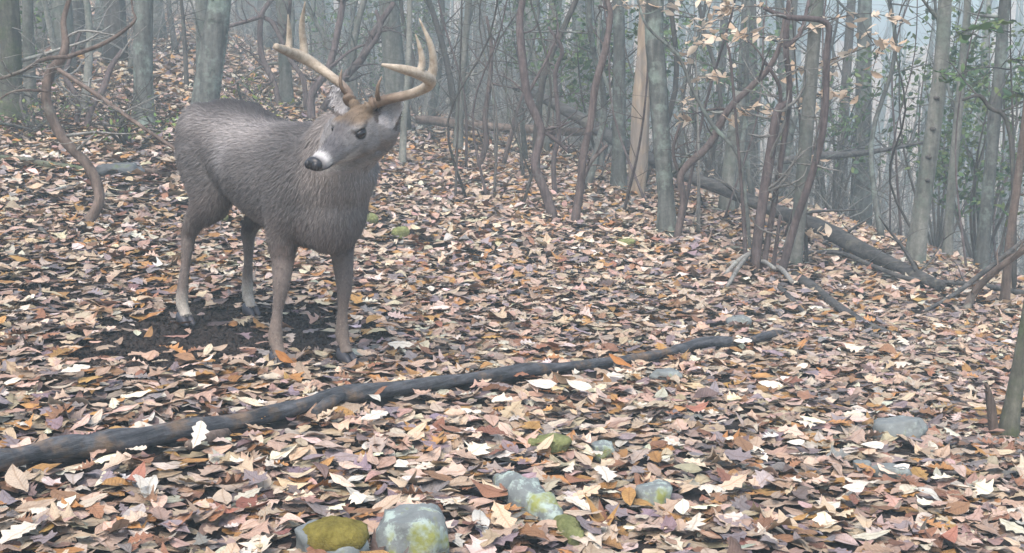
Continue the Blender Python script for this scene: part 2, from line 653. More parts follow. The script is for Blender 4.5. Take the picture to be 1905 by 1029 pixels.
rc = np.random.default_rng(8)
CV, CF = [], []
OCT = np.array([(1, 0, 0), (-1, 0, 0), (0, 1, 0), (0, -1, 0), (0, 0, 1), (0, 0, -1)], float)
OCF = np.array([(0, 2, 4), (2, 1, 4), (1, 3, 4), (3, 0, 4), (2, 0, 5), (1, 2, 5), (3, 1, 5), (0, 3, 5)])
xs, ys_ = rc.uniform(-2.6, -.2, 26000), rc.uniform(4.2, 6.6, 26000)
kk = rc.random(26000) < scrape(xs, ys_) * .8
xs, ys_ = xs[kk], ys_[kk]
nC = len(xs)
sz = rc.uniform(.003, .016, nC) ** 1.0
Vc = OCT[None] * sz[:, None, None] * rc.uniform(.5, 1.4, (nC, 6, 1)) + rc.normal(0, .2, (nC, 6, 3)) * sz[:, None, None]
Vc[..., 0] *= rc.uniform(.7, 1.8, (nC, 1))
Vc = Vc + np.stack([xs, ys_, terrain(xs, ys_) - .008], -1)[:, None]
M_SOIL = NT('clod_soil')
M_SOIL = M_SOIL.base(M_SOIL.ramp(M_SOIL.noise(M_SOIL.coords(), 60, 4), [(.35, (.010, .008, .008)), (.7, (.045, .034, .030))]))
clods = link('soil_clods', mesh_np('soil_clods', Vc.reshape(-1, 3), (OCF[None] + (np.arange(nC) * 6)[:, None, None]).reshape(-1, 3), M_SOIL), ground)
clods['kind'] = 'stuff'

# the largest single leaves, each its own piece of the floor
rs = np.random.default_rng(21)


def rounded(prof):
    p = catmull(np.array(prof), 2)
    p[:, 1] = np.maximum(p[:, 1], 0)
    return [tuple(q) for q in p]


OAK_R, OAK2_R, OVAL_R, WIDE_R = map(rounded, (OAK, OAK2, OVAL, WIDE))
LEAF_MESH = []
for i in range(48):
    pr = [OAK_R, OVAL_R, OAK2_R, OVAL_R, OAK2_R, WIDE_R][i % 6]
    V, T, uv, m = leaf_batch(np.zeros((1, 3)), pr, np.ones(1), rs, 0.0, .7)
    c = leaf_cols(1, rs) * 1.08
    if i % 8 == 0:
        c = np.array([[.58, .52, .43]])
    LEAF_MESH.append(mesh_np('fallen_leaf', V, T, M_LEAF, np.repeat(np.clip(c, 0, .75), len(V), 0), uv))


def fallen_leaf(p, size, mesh=None, rot=None, h=.04):
    o = link('fallen_leaf', mesh or LEAF_MESH[rs.integers(len(LEAF_MESH))], ground)
    o.location = (p[0], p[1], p[2] + h)
    o.scale = (size,) * 3
    o.rotation_euler = rot or (rs.normal(0, .2), rs.normal(0, .2), rs.random() * 6.28)
    return o


cnt = 0
while cnt < 285:
    px_, py_ = rs.uniform(0, 1905), 560 + 465 * rs.random() ** .62
    g = G(px_, py_)
    if scrape(g[0:1], g[1:2])[0] > .3 and rs.random() > .18:
        continue
    fallen_leaf(g, rs.uniform(.075, .13), h=rs.uniform(.025, .042))
    cnt += 1


def leaf_of(prof, colour, curl):
    V, T, uv, m = leaf_batch(np.zeros((1, 3)), prof, np.ones(1), rs, 0.0, curl)
    return mesh_np('fallen_leaf', V, T, M_LEAF, np.repeat(np.array([colour]), len(V), 0), uv)


PALE = leaf_of(OAK2_R, (.62, .57, .49), .6)
PALE2 = leaf_of(OVAL_R, (.64, .59, .51), .7)
ORANGE = leaf_of(OVAL_R, (.36, .15, .04), .7)
TAN = leaf_of(OVAL_R, (.55, .40, .27), .9)
fallen_leaf(G(530, 690), .085, ORANGE, (1.0, .1, .6), .055)
fallen_leaf(G(140, 712), .13, PALE, (.1, .1, .2), .05)
fallen_leaf(G(262, 935), .09, PALE, (.5, .3, 1.2), .06)
fallen_leaf(G(370, 850), .10, PALE, (.8, -.2, .7), .07)
fallen_leaf(G(1045, 735), .12, TAN, (.7, .5, 1.9), .075)
fallen_leaf(G(1075, 745), .12, PALE2, (.2, .2, -.6), .06)
fallen_leaf(G(1005, 738), .13, PALE2, (.2, .1, -.3), .05)
fallen_leaf(G(1125, 910), .14, PALE, (.2, .1, .9), .05)
fallen_leaf(G(695, 803), .13, PALE, (.1, .05, .1), .055)
fallen_leaf(G(1478, 852), .075, PALE2, (.2, 0, .1), .055)
fallen_leaf(G(1620, 855), .12, PALE2, (.1, .1, .4), .05)
fallen_leaf(G(1675, 895), .07, PALE2, (.2, 0, .2), .05)
fallen_leaf(G(1585, 940), .09, PALE2, (.3, .1, .3), .055)
fallen_leaf(G(1380, 652), .11, PALE, (.2, .2, -.5), .05)
fallen_leaf(G(1155, 695), .12, ORANGE, (.35, .2, .2), .06)

# ------------------------------------------------------------------ rocks


def make_rock(name, label, px, py, wpx, hpx, mat, seed, rz=0.0, depth=.8, group=None, sink=.42, parent_moss=None):
    """rock sized from its width and height in the picture at the spot where it lies"""
    g = G(px, py + hpx * .45)
    s = g[1] / FPX
    rx, rzz, ry = wpx * s / 2, hpx * s * .75, wpx * s / 2 * depth
    rr = np.random.default_rng(seed)
    mb = MB()
    mb.ellipsoid((0, 0, 0), (1, 1, 1), None, 34, 22)
    V = np.vstack(mb.v)
    ph = rr.random(6) * 6
    k = 1 + .12 * np.sin(V[:, 0] * 2.3 + ph[0]) * np.cos(V[:, 1] * 2.1 + ph[1]) + .08 * np.sin(V[:, 2] * 4 + V[:, 0] * 3 + ph[2]) + .05 * np.sin(V[:, 1] * 7 + V[:, 0] * 5 + ph[3])
    fr = np.array([mnoise.fractal(Vector(q * 1.6 + seed * 3.7), 1.0, 2.0, 4) for q in V])
    V = V * (k + .16 * fr)[:, None]
    V = np.sign(V) * np.abs(V) ** .9
    V[:, 2] = np.where(V[:, 2] > 0, np.minimum(V[:, 2], .72 + .12 * V[:, 0] + .1 * fr), V[:, 2])
    V = V * np.array([rx, ry, rzz])
    c, s_ = math.cos(rz), math.sin(rz)
    V = V @ np.array([[c, -s_, 0], [s_, c, 0], [0, 0, 1]]).T
    mb.v = [V]
    o = mb.build(name, mat, None, (0, 0, 0))
    o.location = (g[0], g[1] + ry * .3, g[2] + rzz * (1 - 2 * sink) + .015)
    return tag(o, label, 'rock', group)


r1 = make_rock('rock', 'low rock under a cushion of olive moss beside round lichen stone', 620, 1006, 150, 62, M_FLAT, 1)
mb = MB()
mb.ellipsoid((0, 0, 0), (1, 1, 1), None, 30, 18)
V = np.vstack(mb.v)
V = V * (1 + .06 * np.sin(V[:, 0] * 6) * np.cos(V[:, 1] * 5) + RNG.normal(0, .02, len(V)))[:, None]
mb.v = [V * np.array([.088, .075, .045])]
mo = mb.build('moss_cushion', M_MOSS, r1)
mo.location = (.005, -.01, .022)
make_rock('rock', 'round blue grey stone mottled with pale yellow green lichen', 765, 985, 140, 112, M_ROCK, 2, .3, .9)


def long_rock(label, p1, p2, wpx, h, mat, seed):
    a, b = G(*p1), G(*p2)
    rr = np.random.default_rng(seed)
    n, d = 12, b - a
    w = wpx * a[1] / FPX / 2
    side = np.array([-d[1], d[0], 0]) / np.linalg.norm(d[:2])
    R = np.zeros((n, 16, 3))
    t = np.linspace(0, 2 * math.pi, 16, endpoint=False)
    for i in range(n):
        f = i / (n - 1)
        k = (math.sin(math.pi * min(max(f * .94 + .03, 0), 1)) ** .5) * (1 + rr.normal(0, .1))
        for j in range(16):
            cc, ss = math.cos(t[j]), math.sin(t[j])
            R[i, j] = a + d * f + side * w * k * np.sign(cc) * abs(cc) ** .7 * (1 + rr.normal(0, .07)) + np.array([0, 0, h * k * np.sign(ss) * abs(ss) ** .6 * (1 + rr.normal(0, .12)) + .01])
    mb = MB()
    mb.rings(R)
    return tag(mb.build('rock', mat, None, (a + b) / 2), label, 'rock')


long_rock('long lichen covered rock lying slantwise among the leaves', (925, 898), (1042, 980), 62, .052, M_ROCK, 3)
long_rock('narrow yellowish rock tip at the end of long lichen rock', (1040, 975), (1080, 1020), 44, .036, M_MOSSG, 4)
make_rock('rock', 'small blue green angular stone between oak leaves', 1218, 920, 72, 46, M_ROCK, 5, .2)
make_rock('rock', 'wide flat grey stone with tan leaves over its edge', 1672, 798, 105, 44, M_FLAT, 6, -.1, .6)
make_rock('rock', 'thin grey slab beside white curled leaves', 1660, 880, 72, 26, M_FLAT, 7, -.3, .5)
make_rock('rock', 'little teal grey pebble next to thin slab', 1605, 871, 36, 20, M_FLAT, 8)
make_rock('rock', 'small smooth grey stone below the clump of dark stems', 1375, 600, 44, 22, M_FLAT, 9)
make_rock('rock', 'half buried grey stone just below the end of the long fallen branch', 1240, 701, 58, 20, M_FLAT, 10, -.2)
make_rock('moss_clump', 'pale yellow green moss mound on the open leaf litter', 1025, 828, 78, 26, M_MOSSG, 11)
make_rock('rock', 'bluish stone chip beside pale moss mound', 1122, 838, 46, 30, M_ROCK, 12, .5)
make_rock('rock', 'mossy green stone behind the deer chest', 672, 408, 58, 22, M_MOSSG, 13)
make_rock('moss_clump', 'small green moss tuft near mossy stone', 745, 432, 34, 18, M_MOSSG, 14)
make_rock('moss_clump', 'bright moss patch seen between the deer legs', 408, 405, 34, 14, M_MOSSG, 15)
make_rock('rock', 'dark lumpy rock next to mossy log behind crooked stem', 215, 314, 84, 20, M_DARKROCK, 16)
make_rock('moss_clump', 'tiny faded moss spot near the base of straight grey tree', 1165, 452, 32, 12, M_MOSSG, 17)


# ------------------------------------------------------------------ wood: stems, trunks, branches


def stem_points(path, Y, dy=0.0):
    n = len(path)
    return [P(a, b, Y + dy * i / max(n - 1, 1)) for i, (a, b) in enumerate(path)]


def twigs(mb, p, r, rng, n, length, depth=1, seg=4, lo=.25):
    """side branches with their own forks, set along the polyline p"""
    for _ in range(n):
        i = int(rng.uniform(lo, .97) * (len(p) - 1))
        a = rng.random() * 6.28
        d = np.array([math.cos(a), math.sin(a) * .8, rng.uniform(.0, .9)])
        d /= np.linalg.norm(d)
        L = length * rng.uniform(.45, 1.2)
        q = [p[i]]
        for k in range(4):
            d = d + rng.normal(0, .28, 3) + np.array([0, 0, .06])
            d /= np.linalg.norm(d)
            q.append(q[-1] + d * L / 4)
        rr = min(r * rng.uniform(.3, .5), .02)
        mb.tube(q, [rr, rr * .8, rr * .62, rr * .45, rr * .2], seg, 2, 0, rng)
        if depth > 0:
            twigs(mb, np.array(q), rr, rng, rng.integers(1, 4), L * .55, depth - 1, 3, .2)


def wood(name, label, cat, stems, mat, group=None, ntw=4, twl=.5, twmat=None, ext=0.0, seed=0, seg=10, jit=.05, part='stem', flare=1.0, dy=0.0, Y=None):
    """a tree or shrub from stems traced as (x, y, width) in picture pixels; depth is where its foot meets the ground"""
    rng = np.random.default_rng(seed + 100)
    f = stems[0][0]
    base = G(f[0], f[1])
    if Y is not None:
        base = P(f[0], f[1], Y)
        base[2] = float(terrain(base[0], base[1]))
    root = thing(name, label, cat, base, group)
    tw = MB()
    for si, st in enumerate(stems):
        d = dy if not isinstance(dy, (list, tuple)) else dy[si]
        pts = stem_points([(a, b) for a, b, w in st], base[1], d)
        s = base[1] / FPX
        rad = [w * s / 2 for a, b, w in st]
        if si == 0:
            pts[0] = base - np.array([0, 0, .06])
            rad[0] *= flare
            if flare > 1:
                q = pts[0] * .6 + pts[1] * .4 if len(pts) > 1 else pts[0]
                pts.insert(1, base + (pts[1] - base) * min(.22 / max(np.linalg.norm(pts[1] - base), .01), .6))
                rad.insert(1, rad[1] * 1.08)
        if ext > 0 and st[-1][1] < 30:
            dd = pts[-1] - pts[-2]
            dd = dd / np.linalg.norm(dd)
            for k in range(4):
                dd = dd * .75 + np.array([0, 0, .25]) + rng.normal(0, .05, 3)
                dd /= np.linalg.norm(dd)
                pts.append(pts[-1] + dd * ext / 4)
                rad.append(rad[-1] * .8)
        mb = MB()
        p = mb.tube(pts, rad, seg, 4, jit, rng)
        mb.build(part, mat, root, base)
        if ntw:
            twigs(tw, p, min(rad[len(rad) // 2], .05), rng, ntw, twl, 1)
    if tw.n:
        tw.build('twigs' if part == 'stem' else 'crown', twmat or mat, root, base)['kind'] = 'stuff'
    return root


# --- trees whose trunks can be told apart
TREES = 'grey trunks standing in the wood'
wood('tree', 'dark mossy thick trunk with grass at its foot and dead twigs around', 'tree', [[(14, 218, 62), (14, 120, 52), (10, 0, 48)]], M_MOSSY, ntw=9, twl=.9, twmat=M_TWIG, ext=5, seed=1, part='trunk', flare=1.35)
wood('tree', 'pale slim trunk right beside the dark mossy trunk', 'tree', [[(57, 205, 26), (54, 100, 22), (52, 0, 20)]], M_PALE, ntw=4, twl=.6, ext=5, seed=2, part='trunk', flare=1.2)
wood('tree', 'straight grey trunk with green tuft at its foot, uphill of the deer', 'tree', [[(266, 236, 42), (266, 120, 37), (268, 0, 34)]], M_TREE, ntw=3, twl=.7, ext=6, seed=3, part='trunk', flare=1.4)
wood('tree', 'thick leaning grey trunk rising directly behind the deer rump', 'tree', [[(372, 262, 56), (385, 170, 50), (402, 50, 46), (408, 0, 44)]], M_TREE, ntw=3, twl=.8, ext=6, seed=4, part='trunk', flare=1.2)
wood('tree', 'dark hazy trunk far uphill, behind crooked grey stems', 'tree', [[(146, 96, 34), (146, 40, 26), (148, 0, 25)]], M_DARK, ntw=3, twl=.8, ext=6, seed=5, part='trunk', flare=1.3)
wood('tree', 'pale trunk half hidden behind the antlered head', 'tree', [[(531, 196, 30), (530, 100, 25), (528, 0, 23)]], M_PALE, ntw=3, twl=.8, ext=6, seed=6, part='trunk', flare=1.3)
wood('tree', 'wide dark blurred trunk behind the horizontal brown log', 'tree', [[(926, 238, 50), (936, 120, 40), (946, 0, 36)]], M_DARK, ntw=4, twl=.9, ext=6, seed=7, part='trunk', flare=1.2)
wood('tree', 'straight grey green trunk touching the pale barkless snag', 'tree', [[(1242, 438, 40), (1236, 330, 32), (1224, 150, 33), (1218, 0, 32)]], M_TREE, ntw=3, twl=.5, ext=5, seed=8, part='trunk', flare=1.25)
wood('tree', 'pale broken trunk with blunt top behind the fallen trunk', 'tree', [[(1350, 396, 30), (1358, 310, 27), (1372, 200, 25), (1376, 170, 18)]], M_PALE, ntw=2, twl=.4, seed=9, part='trunk', flare=1.2)
wood('tree', 'pale grey trunk growing out of the clump of dark stems', 'tree', [[(1476, 494, 27), (1486, 410, 26), (1500, 250, 26), (1514, 80, 25), (1520, 0, 24)]], M_PALE, ntw=3, twl=.5, ext=5, seed=10, part='trunk', flare=1.2)
stout = wood('tree', 'pale leaning trunk with dark knots, stoutest of the downhill trees', 'tree', [[(1700, 492, 38), (1716, 380, 33), (1738, 230, 30), (1752, 110, 27), (1758, 0, 24)]], M_PALE, ntw=3, twl=.5, ext=5, seed=11, part='trunk', flare=1.25)
for kx, ky in ((1742, 182), (1752, 132), (1735, 240), (1727, 292), (1724, 335)):
    Yk = stout.location[1]
    c = P(kx, ky, Yk - .045)
    mb = MB()
    mb.ellipsoid(c, (.022, .05, .018), None, 10, 8)
    mb.build('knot', M_DARK, stout, np.array(stout.location))
wood('tree', 'slender pale trunk next to stout knotted leaning trunk', 'tree', [[(1762, 482, 20), (1770, 350, 17), (1784, 200, 16), (1796, 60, 14), (1800, 0, 13)]], M_PALE, ntw=3, twl=.5, ext=4, seed=12, part='trunk', flare=1.25)
wood('tree', 'grey green trunk among the green leaved branches downhill', 'tree', [[(1824, 505, 28), (1834, 400, 25), (1850, 230, 24), (1862, 100, 22), (1870, 0, 20)]], M_TREE, ntw=4, twl=.6, ext=4, seed=13, part='trunk', flare=1.2)
wood('tree', 'reddish brown sapling crossing the crossed dead branches', 'tree', [[(1868, 568, 18), (1878, 450, 16), (1894, 330, 15), (1912, 180, 14), (1925, 20, 12)]], M_BROWN, ntw=3, twl=.5, ext=3, seed=14, part='trunk', flare=1.2)
wood('tree', 'thin greenish trunk with vine beside a broken stub', 'tree', [[(1872, 812, 40), (1886, 745, 34), (1902, 650, 28), (1930, 480, 26), (1960, 200, 24), (1975, 10, 20)]], M_MOSSY, ntw=2, twl=.3, ext=2, seed=15, part='trunk', flare=1.15)
wood('tree', 'slim grey trunk just behind the log with whitish base', 'tree', [[(851, 282, 18), (856, 200, 15), (864, 90, 14), (872, 0, 13)]], M_PALE, ntw=3, twl=.5, ext=4, seed=16, part='trunk', flare=1.3)
wood('tree', 'grey green trunk hidden in twigs left of the snag', 'tree', [[(1150, 352, 30), (1152, 250, 25), (1152, 100, 23), (1150, 0, 22)]], M_TREE, ntw=4, twl=.6, ext=5, seed=17, part='trunk', flare=1.2)
wood('tree', 'thin lichen grey trunk beside the deer antler', 'tree', [[(748, 305, 14), (752, 220, 12), (760, 120, 11), (762, 0, 10)]], M_PALE, ntw=4, twl=.5, ext=4, seed=18, part='trunk', flare=1.2)

# snag: barkless, torn top far above, split wood at the foot
wood('dead_snag', 'barkless pale dead trunk with split yellow wood at its foot', 'dead tree', [[(1182, 368, 28), (1188, 300, 34), (1193, 180, 34), (1200, 60, 30), (1203, 0, 26)]], M_SNAG, ntw=0, ext=1.2, seed=19, part='trunk', jit=.16, flare=.9)
wood('broken_stub', 'short broken dead stub beside the thin greenish trunk', 'stump', [[(1850, 812, 22), (1846, 775, 20), (1840, 735, 13), (1836, 715, 5)]], M_BROWN, ntw=3, twl=.14, seed=20, part='stem', jit=.15)

# --- crooked laurel stems and saplings
LA = 'shrub'
wood('laurel_shrub', 'strongly crooked grey stem curving out of the leaves with long side limbs', LA, [
    [(149, 415, 24), (182, 382, 20), (181, 345, 20), (162, 306, 18), (114, 254, 20), (86, 186, 19), (94, 135, 18), (114, 110, 17), (122, 80, 15), (118, 40, 11), (128, 0, 9)],
    [(126, 106, 9), (197, 79, 8), (249, 41, 6), (247, 18, 4)],
    [(126, 106, 8), (83, 110, 8), (44, 131, 7), (0, 147, 6)],
    [(105, 127, 8), (184, 179, 8), (245, 223, 7), (345, 290, 6)],
    [(90, 170, 5), (60, 168, 5), (20, 172, 4), (-20, 200, 3)]], M_BROWN, twmat=M_TWIG, ntw=5, twl=.35, seed=30, ext=.8, dy=[.3, .2, -.1, -.3, 0])
wood('laurel_shrub', 'dark forked laurel stem between crooked stem and straight grey trunk', LA, [
    [(157, 240, 13), (170, 201, 13), (192, 166, 13), (205, 127, 11), (227, 94, 8)],
    [(140, 262, 11), (144, 188, 11), (122, 144, 10), (128, 116, 8), (150, 60, 5)]], M_LAUREL, twmat=M_TWIG, ntw=5, twl=.5, seed=31, dy=.3)
wood('laurel_shrub', 'dark laurel behind the antlers with two upward spreading limbs', LA, [
    [(580, 226, 15), (580, 175, 15), (611, 128, 14), (630, 50, 13), (640, -10, 11)],
    [(600, 205, 14), (638, 148, 15), (673, 109, 14), (700, 54, 13), (733, 5, 10)],
    [(673, 109, 8), (706, 60, 9), (700, 20, 7)],
    [(615, 125, 6), (660, 90, 5), (710, 78, 4)]], M_LAUREL, ntw=6, twl=.4, seed=32, dy=.2)
wood('laurel_shrub', 'dark laurel stems arching over the deer back', LA, [
    [(524, 204, 11), (510, 155, 11), (486, 101, 11), (486, 31, 10), (508, -5, 9)],
    [(570, 205, 10), (564, 148, 10), (541, 113, 9), (510, 47, 9), (488, 31, 7)],
    [(486, 31, 8), (450, 42, 7), (412, 48, 6), (400, 10, 5)],
    [(540, 0, 7), (534, 50, 6), (516, 90, 4)]], M_LAUREL, ntw=6, twl=.45, seed=33, dy=.2)
wood('laurel_shrub', 'tall wavy dark laurel stem standing alone on open leaves', LA, [
    [(1036, 410, 20), (1012, 352, 17), (995, 308, 16), (1005, 261, 15), (1005, 233, 15), (981, 177, 15), (970, 93, 15), (967, 37, 13), (972, 0, 12)],
    [(1005, 240, 7), (1035, 262, 7), (1060, 285, 5)], [(981, 177, 6), (1012, 120, 5), (1040, 60, 4)]], M_LAUREL, ntw=6, twl=.4, seed=34, ext=1.2)
wood('laurel_shrub', 'brownish laurel stem leaning upright next to tall wavy laurel', LA, [
    [(1066, 418, 17), (1080, 345, 15), (1085, 289, 15), (1098, 233, 14), (1107, 163, 14), (1126, 93, 13), (1135, 28, 11), (1128, -4, 10)],
    [(1080, 345, 8), (1100, 300, 8), (1130, 270, 6)]], M_RED, ntw=6, twl=.4, seed=35, ext=1)
wood('laurel_shrub', 'thin dark stem between the two laurels on open leaves', LA, [
    [(1033, 362, 10), (1030, 298, 9), (1040, 252, 9), (1037, 196, 9), (1033, 135, 8), (1046, 92, 7), (1020, 50, 5)]], M_LAUREL, ntw=6, twl=.5, seed=36)
wood('laurel_shrub', 'small crooked laurel near the middle of the brown log', LA, [
    [(885, 312, 11), (904, 270, 10), (902, 219, 10), (911, 154, 9), (914, 84, 7), (905, 30, 5)],
    [(937, 304, 9), (951, 252, 8), (958, 219, 7), (975, 170, 5)]], M_RED, ntw=6, twl=.5, seed=37)
wood('laurel_shrub', 'reddish crooked stem at the foot of straight trunk, bending away above', LA, [
    [(1256, 444, 15), (1271, 376, 14), (1268, 322, 14), (1319, 270, 14), (1354, 205, 13), (1400, 159, 12), (1431, 126, 11), (1452, 80, 9), (1462, 20, 7)],
    [(1262, 320, 7), (1252, 280, 6), (1265, 230, 5)]], M_RED, ntw=5, twl=.4, seed=38)
wood('sapling', 'slim arching sapling bowed across the gap near the snag', 'sapling', [
    [(1397, 470, 7), (1388, 373, 7), (1373, 289, 7), (1326, 233, 7), (1289, 168, 6), (1261, 103, 6), (1205, 51, 5), (1186, 0, 4)]], M_TREE, ntw=6, twl=.35, seed=39)
wood('stem_clump', 'clump of dark crooked stems on a mound with loose sticks', LA, [
    [(1402, 506, 22), (1414, 413, 20), (1431, 301, 19), (1446, 209, 17), (1466, 190, 11)],
    [(1450, 520, 18), (1480, 413, 15), (1509, 330, 14), (1533, 228, 13), (1538, 97, 12), (1537, 42, 11), (1465, 32, 10), (1420, 15, 6)],
    [(1418, 506, 13), (1440, 380, 12), (1468, 185, 11), (1462, 87, 11), (1468, 0, 9)],
    [(1388, 505, 9), (1384, 420, 8), (1378, 330, 6), (1360, 120, 5), (1352, 80, 4)],
    [(1462, 87, 9), (1490, 60, 8), (1505, 0, 6)],
    [(1431, 126, 7), (1450, 160, 8), (1452, 200, 7)],
    [(1436, 510, 9), (1442, 470, 8), (1452, 400, 6)]], M_LAUREL, twmat=M_TWIG, ntw=7, twl=.45, seed=40, dy=[.1, -.1, .3, .2, .2, .1, 0])
wood('laurel_shrub', 'zigzag dark stem in the hazy gap below the pale sky', LA, [
    [(1689, 395, 9), (1686, 316, 9), (1665, 272, 8), (1647, 250, 8), (1660, 209, 8), (1655, 141, 7), (1640, 97, 6), (1652, 50, 5)],
    [(1647, 250, 6), (1625, 232, 4)], [(1655, 141, 5), (1690, 120, 4), (1720, 100, 3)]], M_DARK, ntw=7, twl=.6, seed=41)
wood('laurel_shrub', 'thin branching dark stem among pale downhill trunks', LA, [
    [(1905, 300, 9), (1880, 255, 8), (1840, 200, 8), (1822, 178, 7), (1790, 186, 5)]], M_DARK, ntw=6, twl=.4, seed=42, Y=9.0)

# --- fallen wood


def lying(name, label, path, mat, cat='branch', lift=.3, seed=0, seg=10, jit=.08, ntw=0, twl=.3, depths=None, group=None, part=None):
    rng = np.random.default_rng(seed + 500)
    pts, rad = [], []
    for i, (a, b, w) in enumerate(path):
        if depths == 'prop':
            g = G(a, b)
            Y = min(g[1], 8.6 + (1750 - a) * .0075)
            g = P(a, b, Y) + np.array([0, 0, .02])
        else:
            g = G(a, b) if depths is None or depths[i] is None else P(a, b, depths[i])
        r = w * g[1] / FPX / 2
        if depths is None or (depths != 'prop' and depths[i] is None):
            g = g + np.array([0, 0, r * lift])
        pts.append(g)
        rad.append(r)
    mb = MB()
    if len(pts) > 12:                     # a long one kinks and swells on its way
        pts = catmull(np.array(pts), 3)
        rad = np.interp(np.linspace(0, 1, len(pts)), np.linspace(0, 1, len(rad)), rad)
        w = np.sin(np.arange(len(pts)) * 1.3) * .5 + rng.normal(0, .6, len(pts))
        pts = pts + np.stack([0 * w, w * .006, np.abs(w) * .003], -1)
        rad = rad * (1 + .06 * rng.normal(0, 1, len(rad)) + .06 * np.sin(np.arange(len(rad)) * .9))
        pts, rad = list(pts), list(rad)
    p = mb.tube(pts, rad, seg, 7 if len(pts) < 30 else 4, jit, rng)
    org = pts[0] + (pts[-1] - pts[0]) * .5
    if ntw:
        root = thing(name, label, cat, org, group)
        mb.build('trunk' if part is None else part, mat, root, org)
        t = MB()
        twigs(t, p, max(rad) * .6, rng, ntw, twl, 1)
        t.build('side_twigs', mat, root, org)['kind'] = 'stuff'
        return root
    o = mb.build(name, mat, None, org)
    return tag(o, label, cat, group)


long_branch = lying('fallen_branch', 'long dark weathered branch lying across the leaves in front of the deer', BRANCH_PX,
    M_LOG, 'branch', 1.25, 1, 14, .10)
mb = MB()
a, b = G(585, 786, .03), G(640, 762, .05)
mb.tube([a, (a + b) / 2 + np.array([0, 0, .006]), b], [.014, .021, .01], 9, 4, .1)
k = mb.build('broken_knot', M_LOG, long_branch, np.array(long_branch.location))
mb = MB()
a, b = G(350, 842, .02), G(425, 822, .03)
mb.tube([a, (a + b) / 2, b], [.016, .024, .014], 9, 4, .12)
mb.build('bark_slab', M_BROWN, long_branch, np.array(long_branch.location))

lying('fallen_tree', 'long slanting dead trunk propped behind the standing trees', [
    (958, 164, 15), (1010, 186, 18), (1075, 222, 22), (1190, 290, 24), (1270, 328, 24), (1350, 358, 24), (1425, 390, 25), (1520, 426, 29), (1600, 468, 31), (1680, 508, 27), (1750, 538, 20)],
    M_FALL, 'log', .5, 2, 12, .08, 5, .5, 'prop')
lying('log', 'rough brown log lying level behind the laurel stems', [(774, 222, 16), (850, 230, 17), (940, 238, 17), (1030, 243, 16), (1112, 246, 13)], M_BROWN, 'log', .5, 3, 10, .13, 3, .5, [15.5, 15.5, 15.4, 15.2, 15])
lying('fallen_branch', 'dead branch lying level in the haze between pale trunks', [(1432, 304, 12), (1500, 292, 17), (1570, 288, 13), (1650, 278, 9), (1725, 264, 6)], M_FALL, 'branch', .5, 4, 8, .1, 6, .5, [13, 13.2, 13.4, 13.6, 13.8])
lying('fallen_branch', 'thick grey stick running downhill from the dark stem clump', [(1478, 520, 18), (1515, 545, 20), (1560, 580, 18), (1610, 610, 15), (1685, 634, 10)], M_FALL, 'branch', .8, 5, 9, .1)
lying('fallen_branch', 'dark stick beside the thick grey stick below stem clump', [(1440, 530, 12), (1470, 560, 12), (1496, 588, 8)], M_FALL, 'branch', .8, 6, 8, .1)
lying('fallen_branch', 'long thin grey branch trailing over the leaves below the fallen trunk', [(1486, 482, 7), (1560, 484, 9), (1620, 508, 9), (1680, 530, 9), (1740, 538, 9), (1820, 546, 10), (1930, 566, 10)], M_FALL, 'branch', 3.2, 7, 8, .08, 6, .4)
lying('fallen_branch', 'dark forked dead branch leaning on the reddish sapling', [(1796, 582, 16), (1812, 545, 15), (1850, 505, 14), (1910, 462, 13)], M_BROWN, 'branch', .5, 8, 8, .08, 5, .35, [None, 8.2, 8.1, 8.0])
lying('fallen_branch', 'thin dead branch crossing under the dark forked one', [(1718, 582, 7), (1780, 545, 9), (1850, 490, 9), (1915, 440, 8)], M_FALL, 'branch', .5, 9, 8, .08, 5, .35, [None, 8.4, 8.4, 8.4])
lying('fallen_branch', 'dead limb slanting up to the foot of the snag', [(1122, 408, 11), (1165, 385, 10), (1205, 355, 9), (1240, 338, 7)], M_TWIG, 'branch', .6, 10, 8, .08, 3, .4)
lying('log', 'mossy dark log lying behind the strongly crooked stem', [(-30, 298, 13), (40, 305, 15), (100, 315, 15), (158, 322, 13)], M_MOSSY, 'log', .8, 11, 9, .12)
lying('log', 'short brown log just left of the deer hind leg', [(262, 322, 13), (300, 328, 15), (352, 334, 15), (400, 338, 13)], M_BROWN, 'log', .8, 12, 9, .12)
lying('log', 'weathered log on the slope beside the leaning trunk', [(285, 184, 8), (325, 187, 10), (362, 192, 9)], M_FALL, 'log', .8, 13, 8, .1)
STK = 'sticks lying on the leaf litter'
